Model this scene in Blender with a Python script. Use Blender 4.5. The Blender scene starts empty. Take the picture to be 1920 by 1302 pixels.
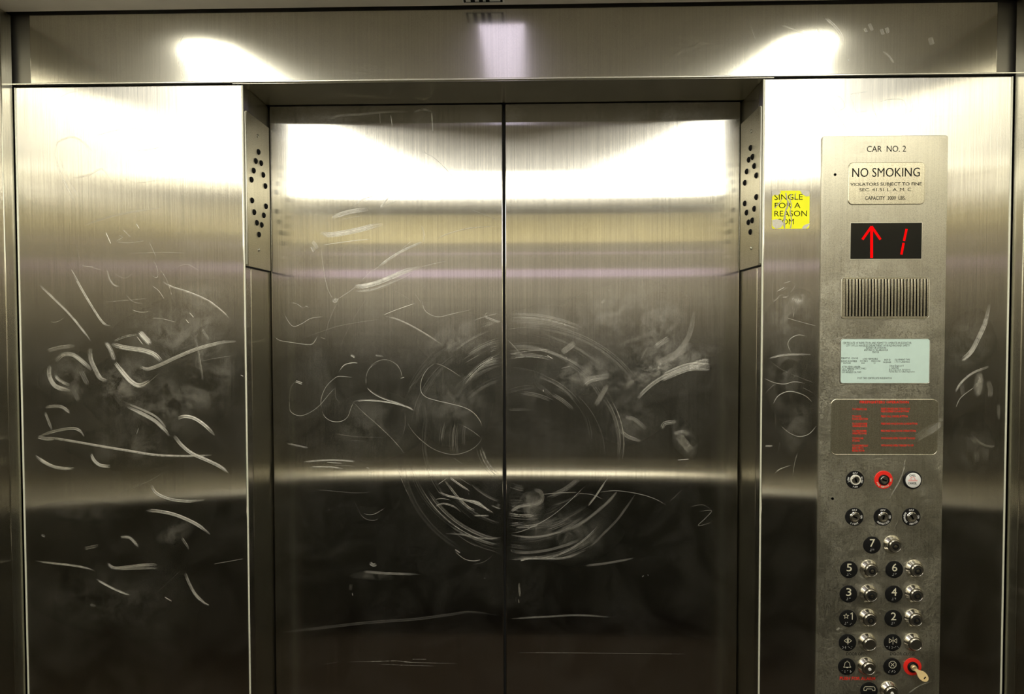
import bpy, bmesh, math, random
from mathutils import Vector, Matrix
random.seed(7)
C = bpy.context.scene.collection
PI = math.pi

# ------------------------------------------------------------------ camera
F, PX, PY = 1180.0, 960.0, 651.0
YAW, PITCH, ROLL = math.radians(1.35), math.radians(1.5), -0.002
EYE = Vector((0.05, -1.287, 1.616))
ROT = Matrix.Rotation(YAW, 3, 'Z') @ Matrix.Rotation(PI/2 - PITCH, 3, 'X') @ Matrix.Rotation(ROLL, 3, 'Z')
cd = bpy.data.cameras.new('camera'); cam = bpy.data.objects.new('camera', cd); C.objects.link(cam)
cam.location = EYE; cam.rotation_euler = ROT.to_euler()
cd.sensor_width = 36.0; cd.lens = F/1920*36.0; cd.clip_start = 0.02
bpy.context.scene.camera = cam

def ray(x, y):
    return ROT @ Vector((x-PX, PY-y, -F))
def at(x, y, Y=0.0):                      # photograph point -> point on a wall plane parallel to the doors
    d = ray(x, y); t = (Y-EYE.y)/d.y
    p = EYE + d*t
    return Vector((p.x, Y, p.z))
def atX(x, y, X):                         # ... on a plane facing sideways
    d = ray(x, y); t = (X-EYE.x)/d.x
    return EYE + d*t
def atZ(x, y, Z):
    d = ray(x, y); t = (Z-EYE.z)/d.z
    return EYE + d*t

# ------------------------------------------------------------------ materials
def newmat(name):
    m = bpy.data.materials.new(name); m.use_nodes = True
    nt = m.node_tree; nt.nodes.clear()
    out = nt.nodes.new('ShaderNodeOutputMaterial')
    return m, nt, out
def N(nt, t, **kw):
    n = nt.nodes.new(t)
    for k, v in kw.items():
        if k.startswith('i_'):
            n.inputs[k[2:].replace('_', ' ')].default_value = v
        else: setattr(n, k, v)
    return n
def L(nt, a, b): nt.links.new(a, b)

def plain(name, col, rough=0.5, metal=0.0, emit=None, strength=0, coat=0.0, noise=0.0, nscale=40, spec=0.5):
    m, nt, out = newmat(name)
    p = N(nt, 'ShaderNodeBsdfPrincipled')
    p.inputs['Base Color'].default_value = (*col, 1)
    p.inputs['Roughness'].default_value = rough
    p.inputs['Metallic'].default_value = metal
    p.inputs['Coat Weight'].default_value = coat
    p.inputs['Specular IOR Level'].default_value = spec
    if emit:
        p.inputs['Emission Color'].default_value = (*emit, 1); p.inputs['Emission Strength'].default_value = strength
    if noise:
        tc = N(nt, 'ShaderNodeTexCoord'); nz = N(nt, 'ShaderNodeTexNoise'); nz.inputs['Scale'].default_value = nscale
        nz.inputs['Detail'].default_value = 5
        L(nt, tc.outputs['Object'], nz.inputs['Vector'])
        mx = N(nt, 'ShaderNodeMix', data_type='RGBA')
        mx.inputs[6].default_value = (*[c*(1-noise) for c in col], 1); mx.inputs[7].default_value = (*[min(1, c*(1+noise)) for c in col], 1)
        L(nt, nz.outputs['Fac'], mx.inputs[0]); L(nt, mx.outputs[2], p.inputs['Base Color'])
    L(nt, p.outputs[0], out.inputs[0])
    return m

def aniso(nt, col_socket, ax, ay, tan):
    """a glossy lobe, ax spread sideways, ay spread up and down (grain runs vertically)"""
    g = N(nt, 'ShaderNodeBsdfAnisotropic')
    r2 = math.sqrt(ax*ay); a = 1 - math.sqrt(min(ax, ay)/max(ax, ay))
    g.inputs['Roughness'].default_value = math.sqrt(r2)
    g.inputs['Anisotropy'].default_value = a
    g.inputs['Rotation'].default_value = 0.25
    L(nt, tan, g.inputs['Tangent'])
    L(nt, col_socket, g.inputs['Color'])
    return g

def steel(name, col, ay=0.006, ay2=None, ax1=0.05, ax2=0.35, w2=0.5, wr=0.012, rr=0.5, streak=0.22, smudge=0.05, bump=0.0, hazecol=None, grime=0.0):
    m, nt, out = newmat(name)
    geo = N(nt, 'ShaderNodeNewGeometry')
    cr = N(nt, 'ShaderNodeVectorMath', operation='CROSS_PRODUCT')
    cr.inputs[1].default_value = (TX, 0.003, 1) if not TANV else (1, 0, 0.002)
    L(nt, geo.outputs['Normal'], cr.inputs[0])
    if TANV:
        pass
    tan = cr.outputs[0]
    # grain: fine streaks that run up and down, and a little speckle
    mp = N(nt, 'ShaderNodeMapping'); mp.inputs['Scale'].default_value = (420, 420, 5)
    L(nt, geo.outputs['Position'], mp.inputs['Vector'])
    nz = N(nt, 'ShaderNodeTexNoise'); nz.inputs['Scale'].default_value = 1; nz.inputs['Detail'].default_value = 3
    L(nt, mp.outputs[0], nz.inputs['Vector'])
    n2 = N(nt, 'ShaderNodeTexNoise'); n2.inputs['Scale'].default_value = 650; n2.inputs['Detail'].default_value = 2
    L(nt, geo.outputs['Position'], n2.inputs['Vector'])
    ad = N(nt, 'ShaderNodeMath', operation='ADD'); L(nt, nz.outputs['Fac'], ad.inputs[0]); L(nt, n2.outputs['Fac'], ad.inputs[1])
    mr = N(nt, 'ShaderNodeMapRange'); mr.inputs['From Min'].default_value = 0.6; mr.inputs['From Max'].default_value = 1.4
    mr.inputs['To Min'].default_value = 1-streak; mr.inputs['To Max'].default_value = 1+streak
    L(nt, ad.outputs[0], mr.inputs['Value'])
    sc = N(nt, 'ShaderNodeVectorMath', operation='SCALE'); sc.inputs[0].default_value = col
    L(nt, mr.outputs[0], sc.inputs['Scale'])
    colo = sc.outputs[0]
    g1 = aniso(nt, colo, ax1, ay, tan); g2 = aniso(nt, colo, ax2, ay2 or ay*1.6, tan)
    mx = N(nt, 'ShaderNodeMixShader'); mx.inputs[0].default_value = w2
    L(nt, g1.outputs[0], mx.inputs[1]); L(nt, g2.outputs[0], mx.inputs[2])
    # worn, hazed areas: an even rough lobe whose share follows large soft smears
    gr = N(nt, 'ShaderNodeBsdfAnisotropic'); gr.inputs['Roughness'].default_value = rr
    hc = hazecol or col
    gr.inputs['Color'].default_value = (*hc, 1)
    n3 = N(nt, 'ShaderNodeTexNoise'); n3.inputs['Scale'].default_value = 9; n3.inputs['Detail'].default_value = 7; n3.inputs['Roughness'].default_value = 0.65
    n3.inputs['Distortion'].default_value = 0.8
    L(nt, geo.outputs['Position'], n3.inputs['Vector'])
    m3 = N(nt, 'ShaderNodeMapRange'); m3.inputs['From Min'].default_value = 0.42; m3.inputs['From Max'].default_value = 0.72
    m3.inputs['To Min'].default_value = wr; m3.inputs['To Max'].default_value = wr+smudge
    L(nt, n3.outputs['Fac'], m3.inputs['Value'])
    n4 = N(nt, 'ShaderNodeMath', operation='MULTIPLY', use_clamp=True); L(nt, m3.outputs[0], n4.inputs[0])
    m4 = N(nt, 'ShaderNodeMapRange'); m4.inputs['From Min'].default_value = 0.3; m4.inputs['From Max'].default_value = 0.7
    m4.inputs['To Min'].default_value = -0.3; m4.inputs['To Max'].default_value = 2.5
    L(nt, n2.outputs['Fac'], m4.inputs['Value']); L(nt, m4.outputs[0], n4.inputs[1])
    mf = N(nt, 'ShaderNodeMixShader'); L(nt, n4.outputs[0], mf.inputs[0])
    L(nt, mx.outputs[0], mf.inputs[1]); L(nt, gr.outputs[0], mf.inputs[2])
    if bump:
        v = N(nt, 'ShaderNodeTexVoronoi'); v.inputs['Scale'].default_value = 150
        mp2 = N(nt, 'ShaderNodeMapping'); mp2.inputs['Scale'].default_value = (1, 1, 0.45)
        L(nt, geo.outputs['Position'], mp2.inputs['Vector']); L(nt, mp2.outputs[0], v.inputs['Vector'])
        b = N(nt, 'ShaderNodeBump'); b.inputs['Strength'].default_value = bump; b.inputs['Distance'].default_value = 0.002
        L(nt, v.outputs['Distance'], b.inputs['Height'])
        for g in (g1, g2, gr): L(nt, b.outputs[0], g.inputs['Normal'])
    L(nt, mf.outputs[0], out.inputs[0])
    return m
TX, TANV = 0.0, False

def scratchmat(name='scored_steel', lo=0.6, hi=1.3, sc=90, rough=0.62, grain=True):
    """bare scored metal: rough in every direction, as dense as the vertex layer 'wear' says"""
    m, nt, out = newmat(name)
    at_ = N(nt, 'ShaderNodeAttribute', attribute_name='wear')
    g = N(nt, 'ShaderNodeBsdfAnisotropic'); g.inputs['Roughness'].default_value = 0.62
    g.inputs['Color'].default_value = (0.95, 0.93, 0.86, 1)
    if grain:          # across the stroke the groove walls spread the light, along it they do not
        ga = N(nt, 'ShaderNodeAttribute', attribute_name='across')
        g = aniso(nt, ga.outputs['Vector'], 0.55, 0.28, ga.outputs['Vector']); nt.links.remove(g.inputs['Color'].links[0]); g.inputs['Color'].default_value = (0.97, 0.95, 0.88, 1)
    t = N(nt, 'ShaderNodeBsdfTransparent')
    geo = N(nt, 'ShaderNodeNewGeometry')
    nz = N(nt, 'ShaderNodeTexNoise'); nz.inputs['Scale'].default_value = sc; nz.inputs['Detail'].default_value = 8; nz.inputs['Roughness'].default_value = 0.72; nz.inputs['Distortion'].default_value = 0.5
    L(nt, geo.outputs['Position'], nz.inputs['Vector'])
    mr = N(nt, 'ShaderNodeMapRange'); mr.inputs['From Min'].default_value = 0.32; mr.inputs['From Max'].default_value = 0.68
    mr.inputs['To Min'].default_value = lo; mr.inputs['To Max'].default_value = hi
    L(nt, nz.outputs['Fac'], mr.inputs['Value'])
    mu = N(nt, 'ShaderNodeMath', operation='MULTIPLY', use_clamp=True)
    L(nt, at_.outputs['Fac'], mu.inputs[0]); L(nt, mr.outputs[0], mu.inputs[1])
    mx = N(nt, 'ShaderNodeMixShader')
    L(nt, mu.outputs[0], mx.inputs[0]); L(nt, t.outputs[0], mx.inputs[1]); L(nt, g.outputs[0], mx.inputs[2])
    L(nt, mx.outputs[0], out.inputs[0])
    return m

STEEL = (0.60, 0.58, 0.53)
M = {}
M['door'] = steel('brushed_steel_door', STEEL, ay=0.0022, ay2=0.006, w2=0.38, wr=0.015, smudge=0.09)
M['panel'] = steel('brushed_steel_panel', STEEL, ay=0.003, ay2=0.004, ax1=0.08, ax2=0.36, w2=0.55, wr=0.015, smudge=0.08)
M['jamb'] = steel('brushed_steel_jamb', (0.55, 0.53, 0.44), ay=0.01, wr=0.04)
M['transom'] = steel('brushed_steel_transom', (0.60, 0.58, 0.50), ay=0.025, ax1=0.03, ax2=0.12, w2=0.25, wr=0.06, streak=0.12)
M['cop'] = steel('satin_steel_faceplate', (0.50, 0.48, 0.40), ay=0.05, ax1=0.12, ax2=0.35, w2=0.5, wr=0.22, rr=0.55, smudge=0.5, streak=0.2, hazecol=(.62,.6,.5))
M['plate'] = steel('satin_steel_plate', (0.60, 0.57, 0.45), ay=0.05, ax1=0.1, ax2=0.3, w2=0.5, wr=0.15, rr=0.5, smudge=0.05)
M['rigid'] = steel('rigidized_steel_wall', (0.60, 0.57, 0.48), ay=0.008, ax1=0.10, ax2=0.4, wr=0.01, smudge=0.02, rr=0.5, bump=0.08)
M['edge'] = plain('polished_edge_steel', (0.80, 0.79, 0.70), 0.35, 1.0)
M['edge_highlight'] = plain('painted_edge_highlight', (0.80, 0.80, 0.66), 0.5, 0.25)  # pale colour stands in for light caught on the sheet edges
M['dark_steel'] = plain('painted_dark_recess_steel', (0.26, 0.25, 0.22), 0.45, 1.0)  # steel darkened in colour to stand for a soft dark reflection
M['chrome'] = plain('button_steel', (0.72, 0.69, 0.62), 0.2, 1.0)
M['chrome_dull'] = plain('button_face_steel', (0.45, 0.43, 0.38), 0.3, 1.0)
M['scored'] = scratchmat()
M['hazed'] = scratchmat('hazed_steel', -0.9, 2.0, 22, 0.5, False)
M['black'] = plain('black_plastic', (0.006, 0.006, 0.006), 0.6, spec=0.25)
M['void'] = plain('black_gap', (0.002, 0.002, 0.002), 0.9, spec=0.0)
M['rubber'] = plain('black_rubber', (0.01, 0.01, 0.01), 0.8, spec=0.2)
M['cream'] = plain('cream_raised_figure', (0.80, 0.76, 0.58), 0.5)
M['white'] = plain('white_print', (0.85, 0.85, 0.82), 0.5)
M['ink'] = plain('black_engraving_paint', (0.008, 0.008, 0.008), 0.7, spec=0.1)
M['redink'] = plain('red_engraving_paint', (0.85, 0.035, 0.02), 0.5, spec=0.2)
M['red'] = plain('red_plastic_ring', (0.90, 0.03, 0.02), 0.4, spec=0.3)
M['brass'] = plain('brass_key', (0.85, 0.66, 0.34), 0.3, 0.6, noise=0.1)
M['yellow'] = plain('yellow_sticker_paper', (0.93, 0.93, 0.02), 0.5, spec=0.2)
M['residue'] = plain('torn_paper_residue', (0.62, 0.59, 0.50), 0.7, noise=0.25, nscale=300)
M['tear'] = plain('worn_paper_crease', (0.42, 0.40, 0.33), 0.6, 0.3, noise=0.3, nscale=400)
M['paper'] = plain('pale_green_paper', (0.60, 0.77, 0.71), 0.5, coat=0.4, noise=0.05, nscale=60)
M['screen'] = plain('dark_display_glass', (0.012, 0.012, 0.010), 0.12, spec=0.25)
M['led'] = plain('lit_red_segment', (0.05, 0.0, 0.0), 0.8, emit=(1.0, 0.003, 0.003), strength=1.1, spec=0.0)
M['halo'] = plain('ivory_lamp_cap', (0.82, 0.80, 0.70), 0.35)
M['lamp'] = plain('lit_ceiling_diffuser', (0.9, 0.9, 0.85), 0.4, emit=(1.0, 0.97, 0.86), strength=7.5)
M['lampr'] = plain('lit_right_diffuser', (0.9, 0.9, 0.85), 0.4, emit=(1.0, 0.97, 0.86), strength=6.5)
M['added_glow'] = plain('added_glow_diffuser', (0.9, 0.9, 0.85), 0.4, emit=(1.0, 0.95, 0.80), strength=3.5)
M['lampc'] = plain('cool_centre_diffuser', (0.9, 0.9, 0.95), 0.4, emit=(0.82, 0.74, 1.0), strength=1.5)
M['ceil'] = plain('grey_ceiling_panel', (0.72, 0.68, 0.62), 0.6, 0.0, noise=0.1, nscale=20)
M['ceil_dark'] = plain('ceiling_island_steel', (0.22, 0.21, 0.19), 0.35, 0.8)
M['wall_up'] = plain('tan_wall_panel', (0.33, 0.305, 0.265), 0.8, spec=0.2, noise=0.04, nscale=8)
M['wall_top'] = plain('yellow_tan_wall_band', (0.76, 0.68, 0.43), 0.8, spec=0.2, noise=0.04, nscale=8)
M['rail_ghost'] = plain('painted_rail_ghost_strip', (0.08, 0.073, 0.055), 0.7, spec=0.2)  # strip put in to paint the dim ghost band above the rail
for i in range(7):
    f_ = ((i+1)/8)**1.3; M['falloff_stripe%d' % i] = plain('painted_falloff_stripe', tuple(a_+(c_-a_)*f_ for a_, c_ in ((.045, .33), (.044, .305), (.039, .265))), 0.8, spec=0.15)  # stepped tones paint a smooth fading of light down the wall
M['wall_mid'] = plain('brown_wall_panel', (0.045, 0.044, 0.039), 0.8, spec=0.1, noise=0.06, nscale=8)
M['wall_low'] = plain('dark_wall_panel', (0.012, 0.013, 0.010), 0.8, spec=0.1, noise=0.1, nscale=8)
M['lav'] = plain('lavender_trim', (0.66, 0.55, 0.74), 0.5)
M['rail'] = plain('brushed_handrail', (0.97, 0.92, 0.78), 0.3, 1.0)
M['floor'] = plain('dark_brown_vinyl', (0.03, 0.022, 0.016), 0.7, spec=0.1, noise=0.25, nscale=30)

# ------------------------------------------------------------------ mesh helpers
class MB:
    def __init__(s): s.v = []; s.f = []; s.mi = []; s.sm = []; s.w = {}; s.g = {}
    def add(s, vs, fs, mi=0, smooth=False, wear=None):
        b = len(s.v); s.v += [Vector(v) for v in vs]
        for f in fs: s.f.append(tuple(b+i for i in f)); s.mi.append(mi); s.sm.append(smooth)
        if wear is not None:
            for i, w in enumerate(wear): s.w[b+i] = w
        return s
    def bm(s, bm, mi=0, smooth=False):
        bm.verts.index_update()
        s.add([v.co.copy() for v in bm.verts], [[v.index for v in f.verts] for f in bm.faces], mi, smooth); bm.free(); return s
    def box(s, x0, x1, y0, y1, z0, z1, mi=0, bev=0.0, seg=2):
        bm = bmesh.new(); bmesh.ops.create_cube(bm, size=1)
        for v in bm.verts:
            v.co = Vector(((x0+x1)/2+v.co.x*(x1-x0), (y0+y1)/2+v.co.y*(y1-y0), (z0+z1)/2+v.co.z*(z1-z0)))
        if bev: bmesh.ops.bevel(bm, geom=list(bm.edges), offset=bev, segments=seg, profile=0.5, affect='EDGES')
        bm.normal_update(); fl = [not (bev and max(abs(c) for c in f.normal) < .9999) for f in bm.faces]
        k = len(s.sm); s.bm(bm, mi, False)
        for i, q in enumerate(fl): s.sm[k+i] = not q
        return s
    def prism(s, pts, y0, y1, mi=0, bev=0.0, smooth=False):
        """outline pts (x,z), from front y0 to back y1 (y0<y1, front faces -Y); bev = chamfer on the front edge"""
        n = len(pts); a = sum(pts[i][0]*pts[(i+1) % n][1]-pts[(i+1) % n][0]*pts[i][1] for i in range(n))
        if a < 0: pts = pts[::-1]
        cx = sum(p[0] for p in pts)/n; cz = sum(p[1] for p in pts)/n
        rings = []
        if bev:
            rr = []
            for i in range(n):
                p0 = Vector(pts[i-1]); p1 = Vector(pts[i]); p2 = Vector(pts[(i+1) % n])
                t = (p2-p0); t.normalize() if t.length else None
                nrm = Vector((-t.y, t.x)); rr.append(p1+nrm*bev)
            rings = [([(p.x, p.y) for p in rr], y0), (pts, y0+bev), (pts, y1)]
        else: rings = [(pts, y0), (pts, y1)]
        vs = []
        for r, y in rings: vs += [(p[0], y, p[1]) for p in r]
        fs = [tuple(range(n))]
        for k in range(len(rings)-1):
            for i in range(n):
                j = (i+1) % n; fs.append((k*n+i, (k+1)*n+i, (k+1)*n+j, k*n+j))
        k = len(rings)-1; fs.append(tuple(k*n+i for i in reversed(range(n))))
        return s.add(vs, fs, mi, smooth)
    def lathe(s, c, prof, mi=0, seg=36, axis=None, smooth=True):
        """profile [(r, w)], w measured towards the viewer (-Y) from point c; axis: optional direction"""
        ax = Vector(axis).normalized() if axis else Vector((0, -1, 0))
        u = ax.cross(Vector((0, 0, 1)) if abs(ax.z) < .9 else Vector((1, 0, 0))); u.normalize(); v = u.cross(ax)
        vs = []; fs = []
        for r, w in prof:
            for i in range(seg):
                a = 2*PI*i/seg; vs.append(Vector(c)+ax*w+(u*math.cos(a)+v*math.sin(a))*max(r, 1e-6))
        for k in range(len(prof)-1):
            for i in range(seg):
                j = (i+1) % seg; fs.append((k*seg+i, k*seg+j, (k+1)*seg+j, (k+1)*seg+i))
        k = len(prof)-1; fs.append(tuple(k*seg+i for i in range(seg))); fs.append(tuple(reversed(range(seg))))
        return s.add(vs, fs, mi, smooth)
    def ribbon(s, pts, w, Y, mi=1, op=0.5, taper=True, wear=None, nrm=None):
        """thin scored line lying on a plane; pts (x,z) world; each width w"""
        n = len(pts)
        if n < 2: return s
        vs = []; wr = []
        for i in range(n):
            a = Vector(pts[max(0, i-1)]); b = Vector(pts[min(n-1, i+1)]); t = b-a
            if t.length < 1e-9: t = Vector((1, 0))
            t.normalize(); q = Vector((-t.y, t.x)); f = i/(n-1)
            k = (min(1, 5*f)*min(1, 5*(1-f)))**0.5 if taper else 1
            hw = w/2*(0.35+0.65*k); p = Vector(pts[i])
            for sg in (-1, 1):
                r = p+q*hw*sg; vs.append((r.x, Y, r.y)); s.g[len(s.v)+len(vs)-1] = (q.x, 0, q.y)
                o = op if not callable(op) else op(f)
                wr.append(o*(k if taper else 1))
        fs = [(2*i, 2*i+1, 2*i+3, 2*i+2) for i in range(n-1)]
        return s.add(vs, fs, mi, False, wr)
    def haze(s, c, rx, rz, ang, Y, op, mi=2, n=10):
        """a worn patch that thins out towards its rim"""
        vs = []; fs = []; wr = []; seg = 28
        for k in range(n+1):
            f = k/n
            for i in range(seg):
                a = 2*PI*i/seg; x = f*rx*math.cos(a)*(1+0.12*math.sin(3*a+c[0]*9)); z = f*rz*math.sin(a)*(1+0.15*math.cos(2*a+c[1]*7))
                X = x*math.cos(ang)-z*math.sin(ang); Z = x*math.sin(ang)+z*math.cos(ang)
                vs.append((c[0]+X, Y, c[1]+Z)); wr.append(op*(1-f*f)**1.5)
        for k in range(n):
            for i in range(seg):
                j = (i+1) % seg; fs.append((k*seg+i, (k+1)*seg+i, (k+1)*seg+j, k*seg+j))
        return s.add(vs, fs, mi, False, wr)
    def build(s, name, mats, parent=None, origin=None, autosmooth=0.6):
        if not isinstance(mats, (list, tuple)): mats = [mats]
        me = bpy.data.meshes.new(name)
        lo = Vector([min(v[i] for v in s.v) for i in range(3)]); hi = Vector([max(v[i] for v in s.v) for i in range(3)])
        o0 = Vector(origin) if origin else (lo+hi)/2
        me.from_pydata([v-o0 for v in s.v], [], s.f)
        for m in mats: me.materials.append(m)
        for p, mi, sm in zip(me.polygons, s.mi, s.sm): p.material_index = mi; p.use_smooth = sm
        if s.w:
            at_ = me.attributes.new('wear', 'FLOAT', 'POINT')
            for i, w in s.w.items(): at_.data[i].value = w
        if s.g:
            at_ = me.attributes.new('across', 'FLOAT_VECTOR', 'POINT')
            for i, q in s.g.items(): at_.data[i].vector = q
        if any(s.sm):
            me.set_sharp_from_angle(angle=autosmooth)
            for p, sm in zip(me.polygons, s.sm): p.use_smooth = sm
        me.update()
        ob = bpy.data.objects.new(name, me); C.objects.link(ob)
        if parent is not None:
            ob.parent = parent
            pw = Vector((0, 0, 0)); q = parent
            while q is not None: pw += q.location; q = q.parent
            ob.location = o0-pw
        else: ob.location = o0
        return ob

def thing(name, label, cat, loc, group=None, kind=None):
    o = bpy.data.objects.new(name, None); C.objects.link(o); o.location = loc; o.empty_display_size = 0.05
    o['label'] = label; o['category'] = cat
    if group: o['group'] = group
    if kind: o['kind'] = kind
    return o
def tag(o, label=None, cat=None, group=None, kind=None):
    for k, v in (('label', label), ('category', cat), ('group', group), ('kind', kind)):
        if v: o[k] = v
    return o

def textgeo(s, bold=0.0, spacing=1.0, res=3):
    cu = bpy.data.curves.new('t', 'FONT'); cu.body = s; cu.offset = bold; cu.space_character = spacing; cu.resolution_u = res
    ob = bpy.data.objects.new('t', cu); C.objects.link(ob)
    dg = bpy.context.evaluated_depsgraph_get(); dg.update()
    me = ob.evaluated_get(dg).to_mesh()
    vs = [v.co.copy() for v in me.vertices]; fs = [tuple(p.vertices) for p in me.polygons]
    ob.evaluated_get(dg).to_mesh_clear(); bpy.data.objects.remove(ob); bpy.data.curves.remove(cu)
    return vs, fs
def put_text(mb, s, x0, x1, z0, z1, Y, mi=0, bold=0.0, spacing=1.0, th=0.0, res=3, keepw=False):
    """letters filling the box x0..x1, z0..z1 (z0 = baseline, z1 = cap height) on the plane Y"""
    vs, fs = textgeo(s, bold, spacing, res)
    if not vs: return
    ax = min(v.x for v in vs); bx = max(v.x for v in vs)
    cap = 0.729
    kz = (z1-z0)/cap; kx = (x1-x0)/(bx-ax)
    if keepw: kx = min(kx, kz*1.15)
    off = (x0+x1)/2-kx*(ax+bx)/2 if keepw else x0-kx*ax
    V = [(off+kx*v.x, Y, z0+kz*v.y) for v in vs]
    n = len(V); fs2 = list(fs)
    if th:
        V2 = V+[(x, Y+th, z) for x, y, z in V]
        ed = {}
        for f in fs:
            for i in range(len(f)):
                e = (f[i], f[(i+1) % len(f)]); ed[e] = 1
        for (a, b) in list(ed):
            if (b, a) not in ed: fs2.append((a, a+n, b+n, b))
        mb.add(V2, fs2, mi)
    else: mb.add(V, fs2, mi)
def pxt(mb, s, x0, x1, yt, yb, Y, **kw):
    a = at(x0, yb, Y); b = at(x1, yt, Y); put_text(mb, s, a.x, b.x, a.z, b.z, Y, **kw)
def ring_text(mb, s, c, R, h, mid, Y, mi=0, inward=False, step=None, bold=0.02):
    """letters set on a circle round c (x,z); mid = angle of the middle letter; inward: read from outside at the bottom"""
    n = len(s); step = step or h*0.95/R
    for i, ch in enumerate(s):
        if ch == ' ': continue
        k = i-(n-1)/2; a = mid+(k*step if inward else -k*step)
        vs, fs = textgeo(ch, bold)
        if not vs: continue
        cx = (min(v.x for v in vs)+max(v.x for v in vs))/2
        rot = a-PI/2 if not inward else a+PI/2
        u = Vector((math.cos(rot), math.sin(rot))); w = Vector((-math.sin(rot), math.cos(rot)))
        p = Vector((c[0]+R*math.cos(a), c[1]+R*math.sin(a)))
        k = h/0.729
        V = []
        for v in vs:
            q = p+u*(v.x-cx)*k*0.9+w*(v.y*k-h/2); V.append((q.x, Y, q.y))
        mb.add(V, fs, mi)
def rrect(x0, x1, z0, z1, r, n=5):
    pts = []
    for cx, cz, a0 in ((x1-r, z1-r, 0), (x0+r, z1-r, PI/2), (x0+r, z0+r, PI), (x1-r, z0+r, 3*PI/2)):
        for i in range(n+1): a = a0+PI/2*i/n; pts.append((cx+r*math.cos(a), cz+r*math.sin(a)))
    return pts
def prect(x0, x1, yt, yb, Y):
    a = at(x0, yb, Y); b = at(x1, yt, Y); return a.x, b.x, a.z, b.z
def smooth_pts(p, k=6):
    out = []
    n = len(p)
    for i in range(n-1):
        p0 = Vector(p[max(0, i-1)]); p1 = Vector(p[i]); p2 = Vector(p[i+1]); p3 = Vector(p[min(n-1, i+2)])
        for j in range(k):
            t = j/k
            out.append(0.5*((2*p1)+(p2-p0)*t+(2*p0-5*p1+4*p2-p3)*t*t+(3*p1-p0-3*p2+p3)*t**3))
    out.append(Vector(p[-1])); return out
def strokes_line(mb, pts, w, Y, mi=0, th=0):
    for i in range(len(pts)-1):
        a = Vector(pts[i]); b = Vector(pts[i+1]); t = (b-a).normalized(); q = Vector((-t.y, t.x))*w/2; t = t*w*0.35
        V = [a-t-q, b+t-q, b+t+q, a-t+q]
        mb.add([(v.x, Y, v.y) for v in V], [(0, 1, 2, 3)], mi)

# ------------------------------------------------------------------ main measures
REC = 0.127                                   # how deep the doors sit behind the front panels
XL0 = at(40, 700).x; XL1 = at(461, 700).x     # left front panel
XR0 = at(1428, 700).x; XR1 = at(1888, 700).x  # right front panel
ZT = at(945, 149).z                           # underside of the transom over the opening
CEIL = at(945, 9, -.012).z
BACK = -1.75
SL = XL0-0.0055; SR = XR1+0.006                # inner faces of the side walls
DZ = at(945, 189, REC).z + 0.02

# ------------------------------------------------------------------ scratches, traced where they lie on the metal
CR = {'A': (40, 480, 3.7205), 'B': (40, 800, 3.427), 'C': (500, 340, 3.617), 'D': (500, 680, 3.426), 'E': (940, 540, 3.617),
      'F': (940, 860, 3.426), 'G': (1420, 480, 3.1), 'H': (1740, 500, 2.605), 'I': (500, 1000, 4.174), 'J': (0, 0, 2.504),
      'K': (430, 140, 3.426), 'L': (1360, 0, 3.429)}
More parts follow.
